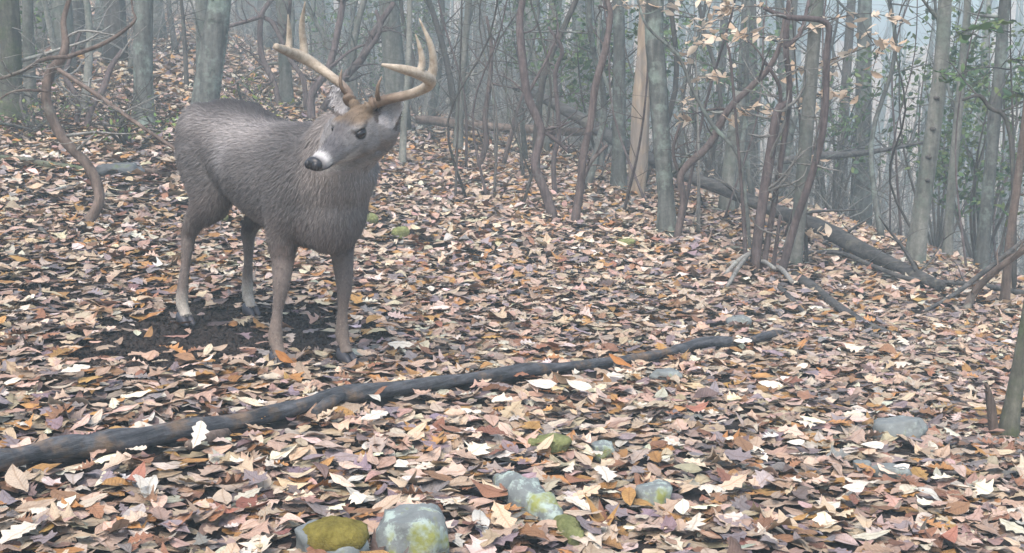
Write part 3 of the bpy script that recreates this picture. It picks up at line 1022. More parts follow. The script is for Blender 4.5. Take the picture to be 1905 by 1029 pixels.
for i, (lab, pth, m) in enumerate([
    ('short bent stick on the open leaves uphill of the long branch', [(905, 556, 6), (945, 549, 8), (965, 546, 8), (992, 560, 5)], M_LOG),
    ('dark bark strip lying next to the deer foreleg', [(722, 498, 8), (750, 506, 9), (774, 518, 7)], M_BROWN),
    ('dark thin stick bent across the pawed bare earth', [(72, 500, 5), (80, 560, 5), (120, 590, 6), (165, 618, 5)], M_LOG),
    ('twig with a white leaf at its tip', [(50, 696, 7), (85, 702, 8), (130, 709, 6)], M_BROWN),
    ('grey stick near the feet of the two leaning laurels', [(880, 480, 4), (925, 486, 5), (960, 490, 4)], M_LOG),
    ('curved dead twig reaching left from the dark stem clump', [(1305, 470, 5), (1340, 492, 7), (1385, 500, 7)], M_FALL),
    ('mossy stick ending at the dark stem clump', [(1335, 466, 8), (1362, 466, 9), (1392, 468, 8)], M_MOSSY),
    ('thin twig arching over leaves toward the stem clump', [(1318, 452, 4), (1350, 446, 5), (1395, 446, 5)], M_FALL),
    ('pale stick below the mossy log', [(60, 362, 6), (110, 356, 8), (160, 342, 8)], M_TWIG),
    ('thin curving twig downhill of the mossy log', [(0, 345, 4), (50, 352, 4), (85, 385, 4), (130, 388, 3)], M_FALL),
    ('short upright dark twig poking from leaves by crooked stem', [(58, 420, 9), (74, 428, 9), (86, 438, 6)], M_FALL),
    ('small stick near long lichen covered rock', [(880, 873, 4), (930, 866, 5), (975, 860, 3)], M_LOG),
    ('thin stick lying under the deer chest', [(676, 392, 5), (720, 378, 6), (770, 366, 5)], M_FALL),
    ('fine stick on the leaves right of the stem clump mound', [(1590, 560, 4), (1620, 540, 5), (1640, 520, 4)], M_FALL),
]):
    lying('stick', lab, pth, m, 'stick', .9, 20 + i, 7, .08)
# loose sticks piled at the stem clump
for i, (x0, y0, x1, y1) in enumerate([(1352, 540, 1402, 494), (1346, 520, 1400, 500), (1440, 500, 1472, 562), (1405, 492, 1440, 535)]):
    a, b = G(x0, y0, .02), G(x1, y1, .12)
    mb = MB()
    mb.tube([a, (a + b) / 2 + np.array([0, 0, .02]), b], [.012, .016, .012], 7, 3, .08)
    tag(mb.build('stick', M_TWIG, None, a), 'loose broken stick leaning on the foot of the dark stem clump', 'stick', 'sticks heaped at the stem clump')

# ------------------------------------------------------------------ leaves on living branches


def leaf_cloud(n, centre, spread, size, cols, rng, mat, name, parent, origin, droop=.3, prof=OVAL):
    pos = centre[rng.integers(len(centre), size=n)] + rng.normal(0, 1, (n, 3)) * np.asarray(spread)
    V, T, uv, m = leaf_batch(pos - origin, prof, rng.uniform(size * .65, size * 1.2, n), rng, .55, .8)
    c = np.asarray(cols)[rng.integers(len(cols), size=n)] * rng.uniform(.75, 1.2, (n, 1))
    return link(name, mesh_np(name, V, T, mat, np.repeat(c, m, 0), uv), parent)


BEECH = [(.60, .48, .36), (.54, .40, .28), (.66, .56, .44)]
GREEN = [(.07, .13, .045), (.10, .17, .06), (.05, .10, .05), (.14, .19, .06)]


def leafy(name, label, cat, foot, Y, limbs, n, size, cols, mat, seed, wmat, spread=.09, per_leaf=False):
    """sapling whose limbs (picture paths at its own depth) carry leaves"""
    rng = np.random.default_rng(seed)
    b = P(foot[0], foot[1], Y)
    b[2] = float(terrain(b[0], b[1]))
    root = thing(name, label, cat, b)
    sk = MB()
    spots = []
    for li, lm in enumerate(limbs):
        pts = [P(a, c, Y + .25 * math.sin(li * 2.1 + i)) for i, (a, c) in enumerate(lm)]
        if li == 0:
            pts = [b - np.array([0, 0, .05])] + pts
        r0 = .016 if li == 0 else .006
        p = sk.tube(pts, np.linspace(r0, .003, len(pts)), 5, 4, 0, rng)
        if li > 0:
            spots.append(p[1:])
        tw = MB()
        for _ in range(5):
            q = p[rng.integers(1, len(p))]
            d = rng.normal(0, 1, 3) * np.array([1, .8, .5])
            d /= np.linalg.norm(d)
            L = rng.uniform(.12, .32)
            e = q + d * L + np.array([0, 0, -.02])
            sk.tube([q, (q + e) / 2 + rng.normal(0, .015, 3), e], [.004, .003, .0015], 4, 2, 0, rng)
            spots.append(np.linspace(q, e, 5)[1:])
    sk.build('stem', wmat, root, b)
    S = np.vstack(spots)
    if per_leaf:
        for i in range(n):
            q = S[rng.integers(len(S))] + rng.normal(0, spread, 3) * np.array([1, 1, .5])
            o = link('leaf', per_leaf[i % len(per_leaf)], root, tuple(q - b))
            s = rng.uniform(size * .7, size * 1.2)
            o.scale = (s, s, s)
            o.rotation_euler = (rng.normal(0, .5), rng.normal(.35, .4), rng.random() * 6.28)
    else:
        leaf_cloud(n, S, (spread,) * 3, size, cols, rng, mat, 'foliage', root, b)['kind'] = 'stuff'
    return root


def leaf_meshes(cols, mat, k, prof=OVAL):
    out = []
    for i in range(k):
        V, T, uv, m = leaf_batch(np.zeros((1, 3)), prof, np.ones(1), rs, 0.0, .8)
        c = np.array(cols[i % len(cols)]) * rs.uniform(.85, 1.15)
        out.append(mesh_np('leaf', V, T, mat, np.repeat(c[None], len(V), 0), uv))
    return out


BM = leaf_meshes(BEECH, M_BEECH, 12)
GM = leaf_meshes(GREEN, M_GREEN, 12)
leafy('beech_sapling', 'sapling with pale tan leaves hanging above the dark stem clump', 'sapling', (1500, 520), 9.4,
      [[(1498, 400), (1490, 250), (1480, 120), (1470, -40)], [(1480, 130), (1520, 120), (1580, 100), (1640, 80), (1690, 90)], [(1484, 60), (1550, 35), (1620, 25), (1680, 40)],
       [(1486, 180), (1540, 175), (1590, 185)], [(1488, 200), (1440, 205), (1400, 200), (1380, 210)], [(1482, 90), (1420, 70), (1360, 62), (1320, 75)], [(1478, 20), (1400, 12), (1330, 20)]],
      230, .10, BEECH, M_BEECH, 61, M_DARK, .03, BM)
leafy('beech_sapling', 'sparse sapling with bleached leaves high near the snag', 'sapling', (1300, 420), 10.2,
      [[(1300, 300), (1296, 150), (1290, -20)], [(1296, 30), (1230, 12), (1160, 10), (1120, 20)], [(1295, 60), (1340, 30), (1400, 12)], [(1297, 140), (1310, 145), (1330, 150)], [(1298, 185), (1280, 190), (1262, 210)]],
      100, .10, BEECH, M_BEECH, 62, M_TWIG, .03, BM)
leafy('green_sapling', 'leafy green branch hanging beside downhill trunks', 'sapling', (1890, 520), 9.6,
      [[(1888, 400), (1885, 250), (1880, 100), (1880, -40)], [(1882, 130), (1840, 125), (1800, 132), (1770, 150)], [(1882, 110), (1920, 115), (1960, 130)], [(1884, 170), (1910, 180), (1950, 190)], [(1880, 60), (1830, 50), (1780, 60)]],
      110, .10, GREEN, M_GREEN, 63, M_DARK, .04, GM)


def bush(label, px, py, Y, w, h, n, size, seed, name='evergreen_bush', cols=GREEN):
    """evergreen shrub: several stems and a loose shell of leaves between px/py extents"""
    rng = np.random.default_rng(seed)
    b = P(px, py, Y)
    top = b[2]
    b[2] = float(terrain(b[0], b[1]))
    root = thing(name, label, 'shrub', b)
    s = Y / FPX
    sk, spots = MB(), []
    for i in range(7):
        e = np.array([b[0] + rng.normal(0, w * s * .33), b[1] + rng.normal(0, .5), top + rng.normal(0, h * s * .35)])
        m = b * .5 + e * .5 + rng.normal(0, .12, 3)
        p = sk.tube([b - np.array([0, 0, .05]), m, e], [.018, .012, .004], 5, 4, 0, rng)
        twigs(sk, p, .015, rng, 5, .5, 1, 3, .45)
        spots.append(p[len(p) // 2:])
    sk.build('stems', M_DARK, root, b)['kind'] = 'stuff'
    S = np.vstack(spots)
    cl = S[rng.integers(len(S), size=38)] + rng.normal(0, 1, (38, 3)) * np.array([w * s * .2, .35, h * s * .22])
    leaf_cloud(n, cl, (.11, .11, .08), size, cols, rng, M_GREEN, 'foliage', root, b)['kind'] = 'stuff'
    return root


bush('hazy evergreen foliage behind the barkless snag', 1120, 40, 15, 220, 110, 900, .10, 71)
bush('blurred evergreen high behind the tall wavy laurel', 1010, 30, 18, 160, 90, 650, .11, 72)
bush('broad evergreen shrub filling the wood downhill beyond green branch', 1840, 120, 12.5, 260, 240, 1500, .085, 73)
bush('evergreen mass above the pale leaning trunk in the gap', 1770, 30, 15, 240, 130, 1000, .09, 74)
bush('evergreen sprigs around the dark mossy trunk', 15, 60, 14.5, 130, 160, 500, .08, 75)
bush('faint green shrub in the haze beyond the brown log', 780, 40, 21, 220, 80, 500, .11, 76)
bush('faint green shrub in the haze beyond the antlers', 690, 30, 22, 260, 80, 500, .11, 77)
bush('grey green bush beneath the bowed sapling', 1340, 60, 17, 220, 120, 700, .10, 78)
bush('low evergreen under the pale tan leaves', 1560, 150, 16, 180, 120, 380, .09, 79)
bush('small yellow green plant behind the deer back', 470, 180, 12.5, 70, 30, 120, .06, 80, 'small_plant', [(.28, .30, .06), (.2, .26, .06)])
bush('green tuft at the foot of straight uphill trunk', 245, 228, 10.6, 50, 16, 130, .05, 81, 'grass_tuft', [(.12, .2, .05), (.2, .26, .08)])
bush('grass and fern tuft at the foot of dark mossy trunk', 55, 205, 10.8, 80, 40, 200, .05, 82, 'grass_tuft', [(.09, .15, .05), (.16, .2, .06)])

# ------------------------------------------------------------------ hazy wood behind
rb = np.random.default_rng(33)


def back_tree(Y, px, r, mat, label, group, name, low, cat='tree'):
    x = (px - W0 / 2) / FPX * Y
    b = np.array([x, Y, float(terrain(x, Y))])
    lean = rb.normal(0, .06, 2)
    root = thing(name, where(px, label, Y, lean[0]), cat, b, group)
    H = rb.uniform(6.5, 9.5) if r > .05 else rb.uniform(2.6, 5)
    pts, rad = [], []
    sway = .02 if r > .05 else (.13 if r > .021 else .2)
    drift = np.zeros(2)
    for k in range(6):
        t = k / 5
        drift = drift + rb.normal(0, sway, 2) * (k > 0)
        pts.append(b + np.array([lean[0] * H * t + drift[0], lean[1] * H * t + drift[1], H * t - .06 * (k == 0)]))
        rad.append(r * (1.25 if k == 0 else 1 - .75 * t))
    mb = MB()
    p = mb.tube(pts, rad, 8, 4, .05, rb)
    mb.build('trunk', mat, root, b)
    t = MB()
    twigs(t, p, r * .6, rb, low, 1.1, 1, 4, .06)
    t.build('crown', mat, root, b)['kind'] = 'stuff'


def keep_clear(px, Y):
    # leave the deer's head and the gap of pale sky free of trunks
    return 1590 < px < 1690 and Y > 18 and rb.random() < .6


MARKS = [(20, 'the dark mossy trunk'), (130, 'the crooked grey stem'), (266, 'the straight uphill trunk'), (390, 'the deer rump'), (500, 'the deer back'), (620, 'the antlers'), (760, 'the deer neck'),
         (880, 'the level brown log'), (1000, 'the tall wavy laurel'), (1100, 'the two laurels on open leaves'), (1195, 'the barkless snag'), (1300, 'the bowed sapling'), (1400, 'the broken pale trunk'),
         (1480, 'the dark stem clump'), (1570, 'the hanging tan leaves'), (1660, 'the gap of pale sky'), (1740, 'the stout leaning trunk'), (1850, 'the green leaved branch'), (1930, 'the reddish sapling')]
SEEN = {}


def where(px, kind, Y, lean):
    m = min(MARKS, key=lambda q: abs(q[0] - px))[1]
    far = 'just' if Y < 18 else ('well' if Y < 25 else 'far')
    ln = 'upright' if abs(lean) < .03 else ('leaning uphill' if lean < 0 else 'leaning downhill')
    return '%s %s, %s beyond %s' % (ln, kind, far, m)


n_back = 0
while n_back < 38:
    Y = rb.uniform(14.5, 40)
    px = rb.uniform(-60, 1965)
    if keep_clear(px, Y):
        continue
    m, lab = [(M_TREE, 'grey hazy tree trunk'), (M_PALE, 'pale hazy tree trunk'), (M_DARK, 'dark hazy tree trunk')][n_back % 3]
    back_tree(Y, px, rb.uniform(.07, .16), m, lab, lab.split(' tree')[0] + ' trunks of the background wood', 'tree', 5)
    n_back += 1
n_back = 0
while n_back < 120:
    Y = rb.uniform(11.5, 32)
    px = rb.uniform(-60, 1965)
    if keep_clear(px, Y):
        continue
    m, lab = [(M_TREE, 'thin grey sapling'), (M_PALE, 'thin pale sapling'), (M_DARK, 'thin dark sapling')][n_back % 3]
    if Y < 14 and 300 < px < 860:
        continue
    back_tree(Y, px, rb.uniform(.018, .045), m, lab, lab.split(' sapling')[0] + ' saplings of the background wood', 'sapling', 16, 'sapling')
    n_back += 1

n_back = 0
while n_back < 24:
    Y = rb.uniform(10, 14)
    px = rb.uniform(820, 1900)
    if 1500 < px < 1640:
        continue
    g = float(terrain((px - W0 / 2) / FPX * Y, Y))
    back_tree(Y, px, rb.uniform(.008, .014), [M_LAUREL, M_DARK][n_back % 2], ['wiry brown laurel stem', 'wiry dark laurel stem'][n_back % 2], 'wiry laurel stems in the middle distance', 'laurel_shrub', 13, 'shrub')
    n_back += 1

# underbrush: tangles of thin bare stems nobody could count
ub = MB()
for _ in range(820):
    Y = 15.5 + 22 * rb.random()
    px = rb.uniform(-80, 1985)
    if px < 700 and rb.random() < .55:
        continue
    x = (px - W0 / 2) / FPX * Y
    b = np.array([x, Y, float(terrain(x, Y))])
    for k in range(rb.integers(3, 6)):
        d = np.array([rb.normal(0, .8), rb.normal(0, .5), 1.0])
        d /= np.linalg.norm(d)
        L = rb.uniform(.7, 2.6)
        q = [b + rb.normal(0, .12, 3) * np.array([1, 1, 0])]
        for j in range(5):
            d = d + rb.normal(0, .24, 3)
            d /= np.linalg.norm(d)
            q.append(q[-1] + d * L / 5)
        r = rb.uniform(.005, .014)
        ub.tube(q, np.linspace(r, .002, 6), 3, 2, 0, rb)
        twigs(ub, np.array(q), r, rb, 4, L * .5, 0, 3, .3)
o = ub.build('underbrush', M_TWIG)
o['kind'] = 'stuff'

# far wood, one mass of trunks on the opposite slope
fw = MB()
for _ in range(700):
    Y = rb.uniform(38, 100)
    X = rb.uniform(-.5, .5)
    if .24 < X < .32 and rb.random() < .8:
        continue
    b = np.array([X * Y, Y, float(terrain(X * Y, Y))])
    H = rb.uniform(7, 12)
    r = rb.uniform(.05, .2)
    l = rb.normal(0, .07, 2)
    q = [b, b + np.array([l[0] * H * .4, l[1] * H * .4, H * .4]), b + np.array([l[0] * H, l[1] * H, H])]
    fw.tube(q, [r * 1.1, r * .8, r * .2], 5, 2, 0, rb)
    twigs(fw, catmull(q, 3), r * .5, rb, 3, 2.2, 0, 3, .08)
o = fw.build('far_wood', M_TREE)
o['kind'] = 'stuff'

# ------------------------------------------------------------------ the deer
HD = np.array([.615, -.79, 0.0])
HD /= np.linalg.norm(HD)
LD = np.array([-HD[1], HD[0], 0.0])
UP = np.array([0, 0, 1.0])
O2 = np.array([-.765, 5.11])
Z0, ZS = -1.24, .062


def L2W(x, y, z):
    p = np.array([O2[0], O2[1], Z0]) + HD * x + LD * y
    p[2] = Z0 + (-x) * ZS + z
    return p


def loftw(mb, stations, seg, fn):
    R = np.zeros((len(stations), seg, 3))
    a = np.linspace(0, 2 * math.pi, seg, endpoint=False)
    for i, s in enumerate(stations):
        R[i] = fn(s, a)
    mb.rings(R)


body = MB()
TORSO = np.array([
    (-.99, .80, .68, .045), (-.965, .865, .60, .10), (-.90, .925, .56, .155), (-.78, .955, .55, .185), (-.63, .95, .57, .19), (-.46, .925, .53, .205),
    (-.30, .91, .495, .215), (-.14, .92, .47, .21), (.0, .93, .455, .19), (.10, .91, .47, .17), (.18, .86, .51, .135), (.235, .79, .57, .08), (.26, .73, .63, .035)])
TORSO[:, 0] = np.where(TORSO[:, 0] < 0, TORSO[:, 0] * .92, TORSO[:, 0])
TS = catmull(TORSO, 4)


def torso_ring(s, a):
    x, zt, zb, hw = s
    out = np.zeros((len(a), 3))
    for i, t in enumerate(a):
        c, sn = math.cos(t), math.sin(t)
        zz = (zt + zb) / 2 + (zt - zb) / 2 * sn
        w = hw * np.sign(c) * abs(c) ** .85 * (1 - .16 * max(sn, 0) - .10 * max(-sn, 0))
        out[i] = L2W(x, w, zz)
    return out


loftw(body, TS, 36, torso_ring)
BR = np.column_stack([HD, LD, UP])


def tilt_y(a):
    c, s = math.cos(a), math.sin(a)
    return BR @ np.array([[c, 0, s], [0, 1, 0], [-s, 0, c]])


for sgn in (-1, 1):
    body.ellipsoid(L2W(.03, sgn * .125, .69), (.12, .085, .20), tilt_y(.25), 20, 12)
    body.ellipsoid(L2W(-.715, sgn * .115, .73), (.165, .10, .22), tilt_y(-.35), 20, 12)
    body.ellipsoid(L2W(-.645, sgn * .13, .60), (.12, .075, .13), tilt_y(.3), 20, 12)

# head frame
HP = math.radians(25)
FH = np.array([-.57, -.82, 0.0])
FH /= np.linalg.norm(FH)
LH = np.array([-FH[1], FH[0], 0.0])            # the head's own left, toward the camera
ROLL = math.radians(7)
LHr = LH * math.cos(ROLL) - UP * math.sin(ROLL)
UPr = UP * math.cos(ROLL) + LH * math.sin(ROLL)
FU = FH * math.cos(HP) - UPr * math.sin(HP)      # along the face
WU = UPr * math.cos(HP) + FH * math.sin(HP)
POLL = P(686, 221, 4.84)
HK = 1.06


def H2W(u, v, w):
    return POLL + (FU * u + LHr * v + WU * w) * HK


def A2W(f, l, u):
    return POLL + FH * f + LHr * l + UPr * u


# neck: from between the shoulders up to the back of the head
NB = [L2W(-.05, 0, .71), L2W(.08, 0, .735), L2W(.17, .0, .79), L2W(.245, -.0, .88), H2W(-.02, .0, -.05), H2W(.03, 0, -.03)]
body.ellipsoid(L2W(.11, 0, .655), (.15, .155, .205), tilt_y(-.2), 24, 14)
body.tube(NB, [.20, .19, .166, .134, .094, .07], 26, 5)
HEAD = np.array([
    (-.06, .03, -.06, .042), (-.03, .046, -.085, .055), (.01, .056, -.10, .062), (.05, .060, -.105, .066), (.09, .054, -.10, .064), (.125, .042, -.088, .054), (.165, .030, -.077, .047),
    (.205, .019, -.067, .043), (.24, .012, -.060, .042), (.27, .007, -.056, .041), (.29, .0, -.051, .036), (.302, -.010, -.042, .026)])
HS = catmull(HEAD, 4)


def head_ring(s, a):
    u, wt, wb, hw = s
    out = np.zeros((len(a), 3))
    for i, t in enumerate(a):
        c, sn = math.cos(t), math.sin(t)
        ww = (wt + wb) / 2 + (wt - wb) / 2 * np.sign(sn) * abs(sn) ** .9
        v = hw * np.sign(c) * abs(c) ** .8 * (1 - .32 * max(-sn, 0) - .12 * max(sn, 0))
        out[i] = H2W(u, v, ww)
    return out


loftw(body, HS, 30, head_ring)
HR = np.column_stack([FU, LHr, WU])
EYE_C = {}
for sgn in (-1, 1):
    body.ellipsoid(H2W(.098, sgn * .047, .032), (.036, .020, .016), HR, 14, 9)      # brow
    body.ellipsoid(H2W(.055, sgn * .040, -.045), (.060, .030, .050), HR, 14, 9)     # cheek
    body.ellipsoid(H2W(.02, sgn * .033, .058), (.02, .02, .024), HR, 12, 8)         # pedicle
    EYE_C[sgn] = H2W(.104, sgn * .0535, .010)


def make_ear(mb, sgn):
    if sgn > 0:
        base = H2W(.0, .052, -.025)
        d = LHr * .27 + UPr * .82 - FH * .22
        face = FH * .62 + LHr * .78
    else:
        base = H2W(.02, -.052, .015)
        d = -LHr * .80 + UPr * .62 - FH * .05
        face = FH * .75 - LHr * .2 + UPr * .3
    d /= np.linalg.norm(d)
    face = face - d * np.dot(face, d)
    face /= np.linalg.norm(face)
    side = np.cross(d, face)
    nt, ns = 12, 12
    prof = [.020, .030, .038, .042, .043, .041, .037, .032, .026, .019, .011, .003]
    L = .15
    R = np.zeros((nt, ns * 2, 3))
    for i in range(nt):
        w = prof[i]
        c = base + d * L * i / (nt - 1)
        for j in range(ns):
            s = -1 + 2 * j / (ns - 1)
            q = c + side * w * s * (1 - .12 * (1 - abs(s))) + face * (w * .75 * (s * s) - w * .45)
            R[i, j] = q + face * .004
            R[i, 2 * ns - 1 - j] = q - face * .005
    mb.rings(R)
    return base, d, face, L


EARS = {s: make_ear(body, s) for s in (-1, 1)}


def foot(px, py):
    return G(px, py, .012)


FEET = {'fr': foot(519, 683), 'fl': foot(643, 677), 'rr': foot(344, 607), 'rl': foot(466, 589)}
TOE = {}
for k in ('fr', 'fl'):
    f = FEET[k]
    sg = -1 if k == 'fr' else 1
    elbow = L2W(-.02, sg * .125, .50)
    fet = f - HD * .022 + UP * .105
    carp = f * .60 + elbow * .40 + UP * 0.0
    carp[2] = f[2] + .30
    carp = carp + HD * .012
    mid = (elbow + carp) / 2 + HD * .006
    can = (carp + fet) / 2 - HD * .004
    body.tube([L2W(.03, sg * .12, .68), elbow, mid, carp, can, fet, f + UP * .055, f + UP * .03 + HD * .012], [.088, .064, .044, .0325, .0205, .0275, .023, .026], 18, 5)
    TOE[k] = HD
for k in ('rr', 'rl'):
    f = FEET[k]
    sg = -1 if k == 'rr' else 1
    hock = f + UP * .385 + HD * (.01 if k == 'rl' else .0)
    # the hock comes off the stifle; pull it toward the body line
    lx = np.dot((hock - L2W(0, 0, 0))[:2], HD[:2])
    ly = np.dot((hock - L2W(0, 0, 0))[:2], LD[:2])
    hk = L2W(-.80, sg * .125, .0)
    hock[:2] = hock[:2] * .45 + hk[:2] * .55
    stif = L2W(-.61, sg * .135, .56)
    gask = stif * .45 + hock * .55 - HD * .015
    fet = f - HD * .02 + UP * .10
    can = (hock + fet) / 2
    body.tube([L2W(-.685, sg * .11, .74), stif, gask, hock, hock * .78 + fet * .22, can, fet, f + UP * .055, f + UP * .03 + HD * .012],
              [.13, .092, .050, .036, .026, .020, .0265, .0225, .026], 18, 5)
    # point of the hock
    body.ellipsoid(hock - HD * .022 + UP * .012, (.022, .018, .03), BR, 10, 7)
# short tail against the rump
body.tube([L2W(-.88, 0, .83), L2W(-.925, 0, .78), L2W(-.945, 0, .68), L2W(-.935, 0, .60)], [.03, .042, .04, .012], 12, 4)

deer = thing('deer', 'grey brown antlered buck standing on bare earth with head turned', 'deer', L2W(-.4, 0, -.02))
DORG = np.array(deer.location)
M_COAT = tint_material('deer_coat', .95, .1, var=.16)
M_FUR = tint_material('deer_fur', .9, .12)
tmp = bpy.data.objects.new('body_source', body.mesh('body_source', M_COAT))
COL.objects.link(tmp)
rm = tmp.modifiers.new('merge', 'REMESH')
rm.mode = 'VOXEL'
rm.voxel_size = .0055
sm = tmp.modifiers.new('soft', 'SMOOTH')
sm.factor = .5
sm.iterations = 5
dg = bpy.context.evaluated_depsgraph_get()
me_src = bpy.data.meshes.new_from_object(tmp.evaluated_get(dg))
bpy.data.objects.remove(tmp)
nv = len(me_src.vertices)
BV = np.zeros(nv * 3, np.float32)
me_src.vertices.foreach_get('co', BV)
BV = BV.reshape(-1, 3).astype(float)
BNn = np.zeros(nv * 3, np.float32)
me_src.vertices.foreach_get('normal', BNn)
BNn = BNn.reshape(-1, 3).astype(float)

# melt the joins of trunk, neck and shoulders into one another
ne = len(me_src.edges)
E = np.zeros(ne * 2, np.int32)
me_src.edges.foreach_get('vertices', E)
E = E.reshape(-1, 2)
deg = np.bincount(E.ravel(), minlength=nv)
wt = sstep(.42, .56, BV[:, 2] - Z0) * sstep(.13, .20, np.linalg.norm(BV - H2W(.05, 0, 0), axis=1))
for s_, (b_, d_, f_, L_) in EARS.items():
    wt = wt * sstep(.10, .13, np.linalg.norm(BV - (b_ + d_ * L_ * .55), axis=1))
for _ in range(45):
    av = np.stack([np.bincount(E[:, 0], BV[E[:, 1], q], nv) + np.bincount(E[:, 1], BV[E[:, 0], q], nv) for q in range(3)], -1) / np.maximum(deg, 1)[:, None]
    BV = BV + (av - BV) * (.6 * wt)[:, None]
me_src.vertices.foreach_set('co', BV.astype(np.float32).ravel())
me_src.update()
BNn = np.zeros(nv * 3, np.float32)
me_src.vertices.foreach_get('normal', BNn)
BNn = BNn.reshape(-1, 3).astype(float)


def mixc(a, b, t):
    return a * (1 - t[:, None]) + np.asarray(b)[None] * t[:, None]


def coat(p):
    """coat colours by place on the animal"""
    q = p - np.array([O2[0], O2[1], Z0])
    x = q @ HD
    y = q @ LD
    z = q[:, 2] + x * ZS
    h = p - POLL
    u, v, w = h @ FU / HK, h @ LHr / HK, h @ WU / HK
    c = np.tile(np.array([.135, .125, .12]), (len(p), 1))
    c = mixc(c, (.066, .062, .063), sstep(.74, .90, z) * sstep(.15, -.1, x))                       # darker back
    c = mixc(c, (.18, .15, .135), sstep(.66, .52, z) * .7)                                         # lower flank
    c = mixc(c, (.42, .38, .33), sstep(.57, .50, z) * sstep(.12, .05, np.abs(y)) * sstep(-.25, -.4, x) * .7)   # belly
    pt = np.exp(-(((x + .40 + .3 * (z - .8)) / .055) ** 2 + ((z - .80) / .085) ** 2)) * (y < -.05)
    c = mixc(c, (.29, .28, .275), pt * .75)                                                       # pale sheen of light from above, painted into the flank coat
    pt = np.exp(-(((x + .58) / .12) ** 2 + ((z - .85) / .075) ** 2)) * (y < 0)
    c = mixc(c, (.085, .076, .075), pt * .7)
    c = mixc(c, (.19, .158, .14), sstep(.5, .4, z))                                                # legs
    hind = sstep(-.5, -.6, x)
    c = mixc(c, (.46, .42, .36), hind * sstep(.17, .08, z) * .9)                                   # pale hind fetlocks
    c = mixc(c, (.24, .19, .155), (1 - hind) * sstep(.30, .10, z) * .8)
    c = mixc(c, (.05, .035, .028), hind * np.exp(-((z - .385) / .045) ** 2) * (np.abs(y) < .13) * .6)   # tarsal gland
    neck = sstep(.14, .24, x) * sstep(.55, .70, z)
    c = mixc(c, (.27, .24, .22), neck * .95)
    c = mixc(c, (.065, .048, .042), np.exp(-(((x - .06) / .1) ** 2 + ((z - .46) / .035) ** 2)) * .8)    # brisket
    # throat and jaw
    near_head = (u > -.09) & (u < .34) & (np.abs(v) < .11) & (w > -.15) & (w < .11)
    nh = near_head * sstep(-.15, -.105, w) * sstep(-.09, -.03, u)
    face = np.tile(np.array([.25, .24, .235]), (len(p), 1))
    face = mixc(face, (.20, .15, .105), sstep(.02, .04, w) * sstep(.13, .10, u))                   # forehead
    face = mixc(face, (.085, .078, .08), np.exp(-(((u - .145) / .05) ** 2 + (v / .035) ** 2)) * sstep(-.01, .02, w) * .85)
    face = mixc(face, (.13, .125, .13), sstep(.15, .2, u) * sstep(-.03, .0, w))
    face = mixc(face, (.58, .56, .54), np.exp(-((u - .257) / .014) ** 2) * sstep(-.056, -.035, w))   # band behind the nose
    face = mixc(face, (.46, .44, .42), sstep(-.037, -.05, w + (u - .2) * .12) * sstep(.10, .16, u))   # chin and lower jaw
    face = mixc(face, (.26, .20, .16), np.exp(-((w + .075) / .02) ** 2) * sstep(.13, .08, u) * .4)
    for s in (-1, 1):
        d = np.linalg.norm(p - EYE_C[s], axis=1)
        if s > 0:
            face = mixc(face, (.36, .34, .32), np.exp(-((d - .028) / .008) ** 2) * .6)
        face = mixc(face, (.03, .026, .025), sstep(.027, .021, d))
    c = c * (1 - nh[:, None]) + face * nh[:, None]
    th = np.exp(-(((u - .01) / .09) ** 2 + ((w + .17) / .06) ** 2)) * (1 - nh)
    c = mixc(c, (.36, .33, .31), np.clip(th * .9, 0, 1))
    for s, (b, d, f, L) in EARS.items():
        e = (p - b) @ d
        rad = np.linalg.norm((p - b) - e[:, None] * d, axis=1)
        m = (e > .012) & (e < L + .02) & (rad < .055)
        side = ((p - b) @ f)
        col = np.tile(np.array([.12, .10, .09]), (len(p), 1))
        nrm = (BNn @ f) if len(p) == nv else np.ones(len(p))
        col = mixc(col, (.40, .385, .38), ((nrm > .25) & (rad < .036)).astype(float) * .95)
        c = np.where(m[:, None], col, c)
    return np.clip(c * np.array([.82, .83, .85]), .01, .8)


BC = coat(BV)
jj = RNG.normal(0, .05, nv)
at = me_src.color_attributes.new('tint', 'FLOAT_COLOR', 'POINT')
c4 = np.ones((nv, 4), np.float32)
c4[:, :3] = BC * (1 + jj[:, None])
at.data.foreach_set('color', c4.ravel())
me_src.vertices.foreach_set('co', (BV - DORG).astype(np.float32).ravel())
me_src.update()
me_src.polygons.foreach_set('use_smooth', np.ones(len(me_src.polygons), bool))
me_src.materials.clear()
me_src.materials.append(M_COAT)
me_src.name = 'body'
link('body', me_src, deer)

# short hair laid along the coat
rf = np.random.default_rng(77)
NF = 85000
pi = rf.integers(0, nv, NF)
pp, nn, cc = BV[pi] + rf.normal(0, .003, (NF, 3)), BNn[pi], BC[pi]
hh = pp - POLL
uu, vv, ww = hh @ FU / HK, hh @ LHr / HK, hh @ WU / HK
onhead = (uu > -.07) & (uu < .34) & (np.abs(vv) < .11) & (ww > -.14) & (ww < .10)
zz = pp[:, 2] - Z0
flow = np.tile(-HD * .9 - UP * .55, (NF, 1))
flow[zz < .5] = -UP * 1.0 - HD * .1
flow[onhead] = -FU - UPr * .1
qx = (pp - np.array([O2[0], O2[1], Z0])) @ HD
ng = (qx > .15) & ~onhead
tn = sstep(-.05, .28, qx)[:, None] * (~onhead)[:, None] * (zz > .5)[:, None]
flow = flow * (1 - tn) + (-UP * .9 - HD * .45) * tn
flow = flow + rf.normal(0, .22, (NF, 3))
flow = flow - nn * np.sum(flow * nn, 1)[:, None]
flow /= np.linalg.norm(flow, axis=1)[:, None] + 1e-9
ln = np.where(onhead, .013, np.where(zz < .45, .008, .026)) * rf.uniform(.6, 1.25, NF)
wd = np.where(onhead, .0013, .0019)
keep = np.ones(NF, bool)
keep &= ~(onhead & (uu > .262))
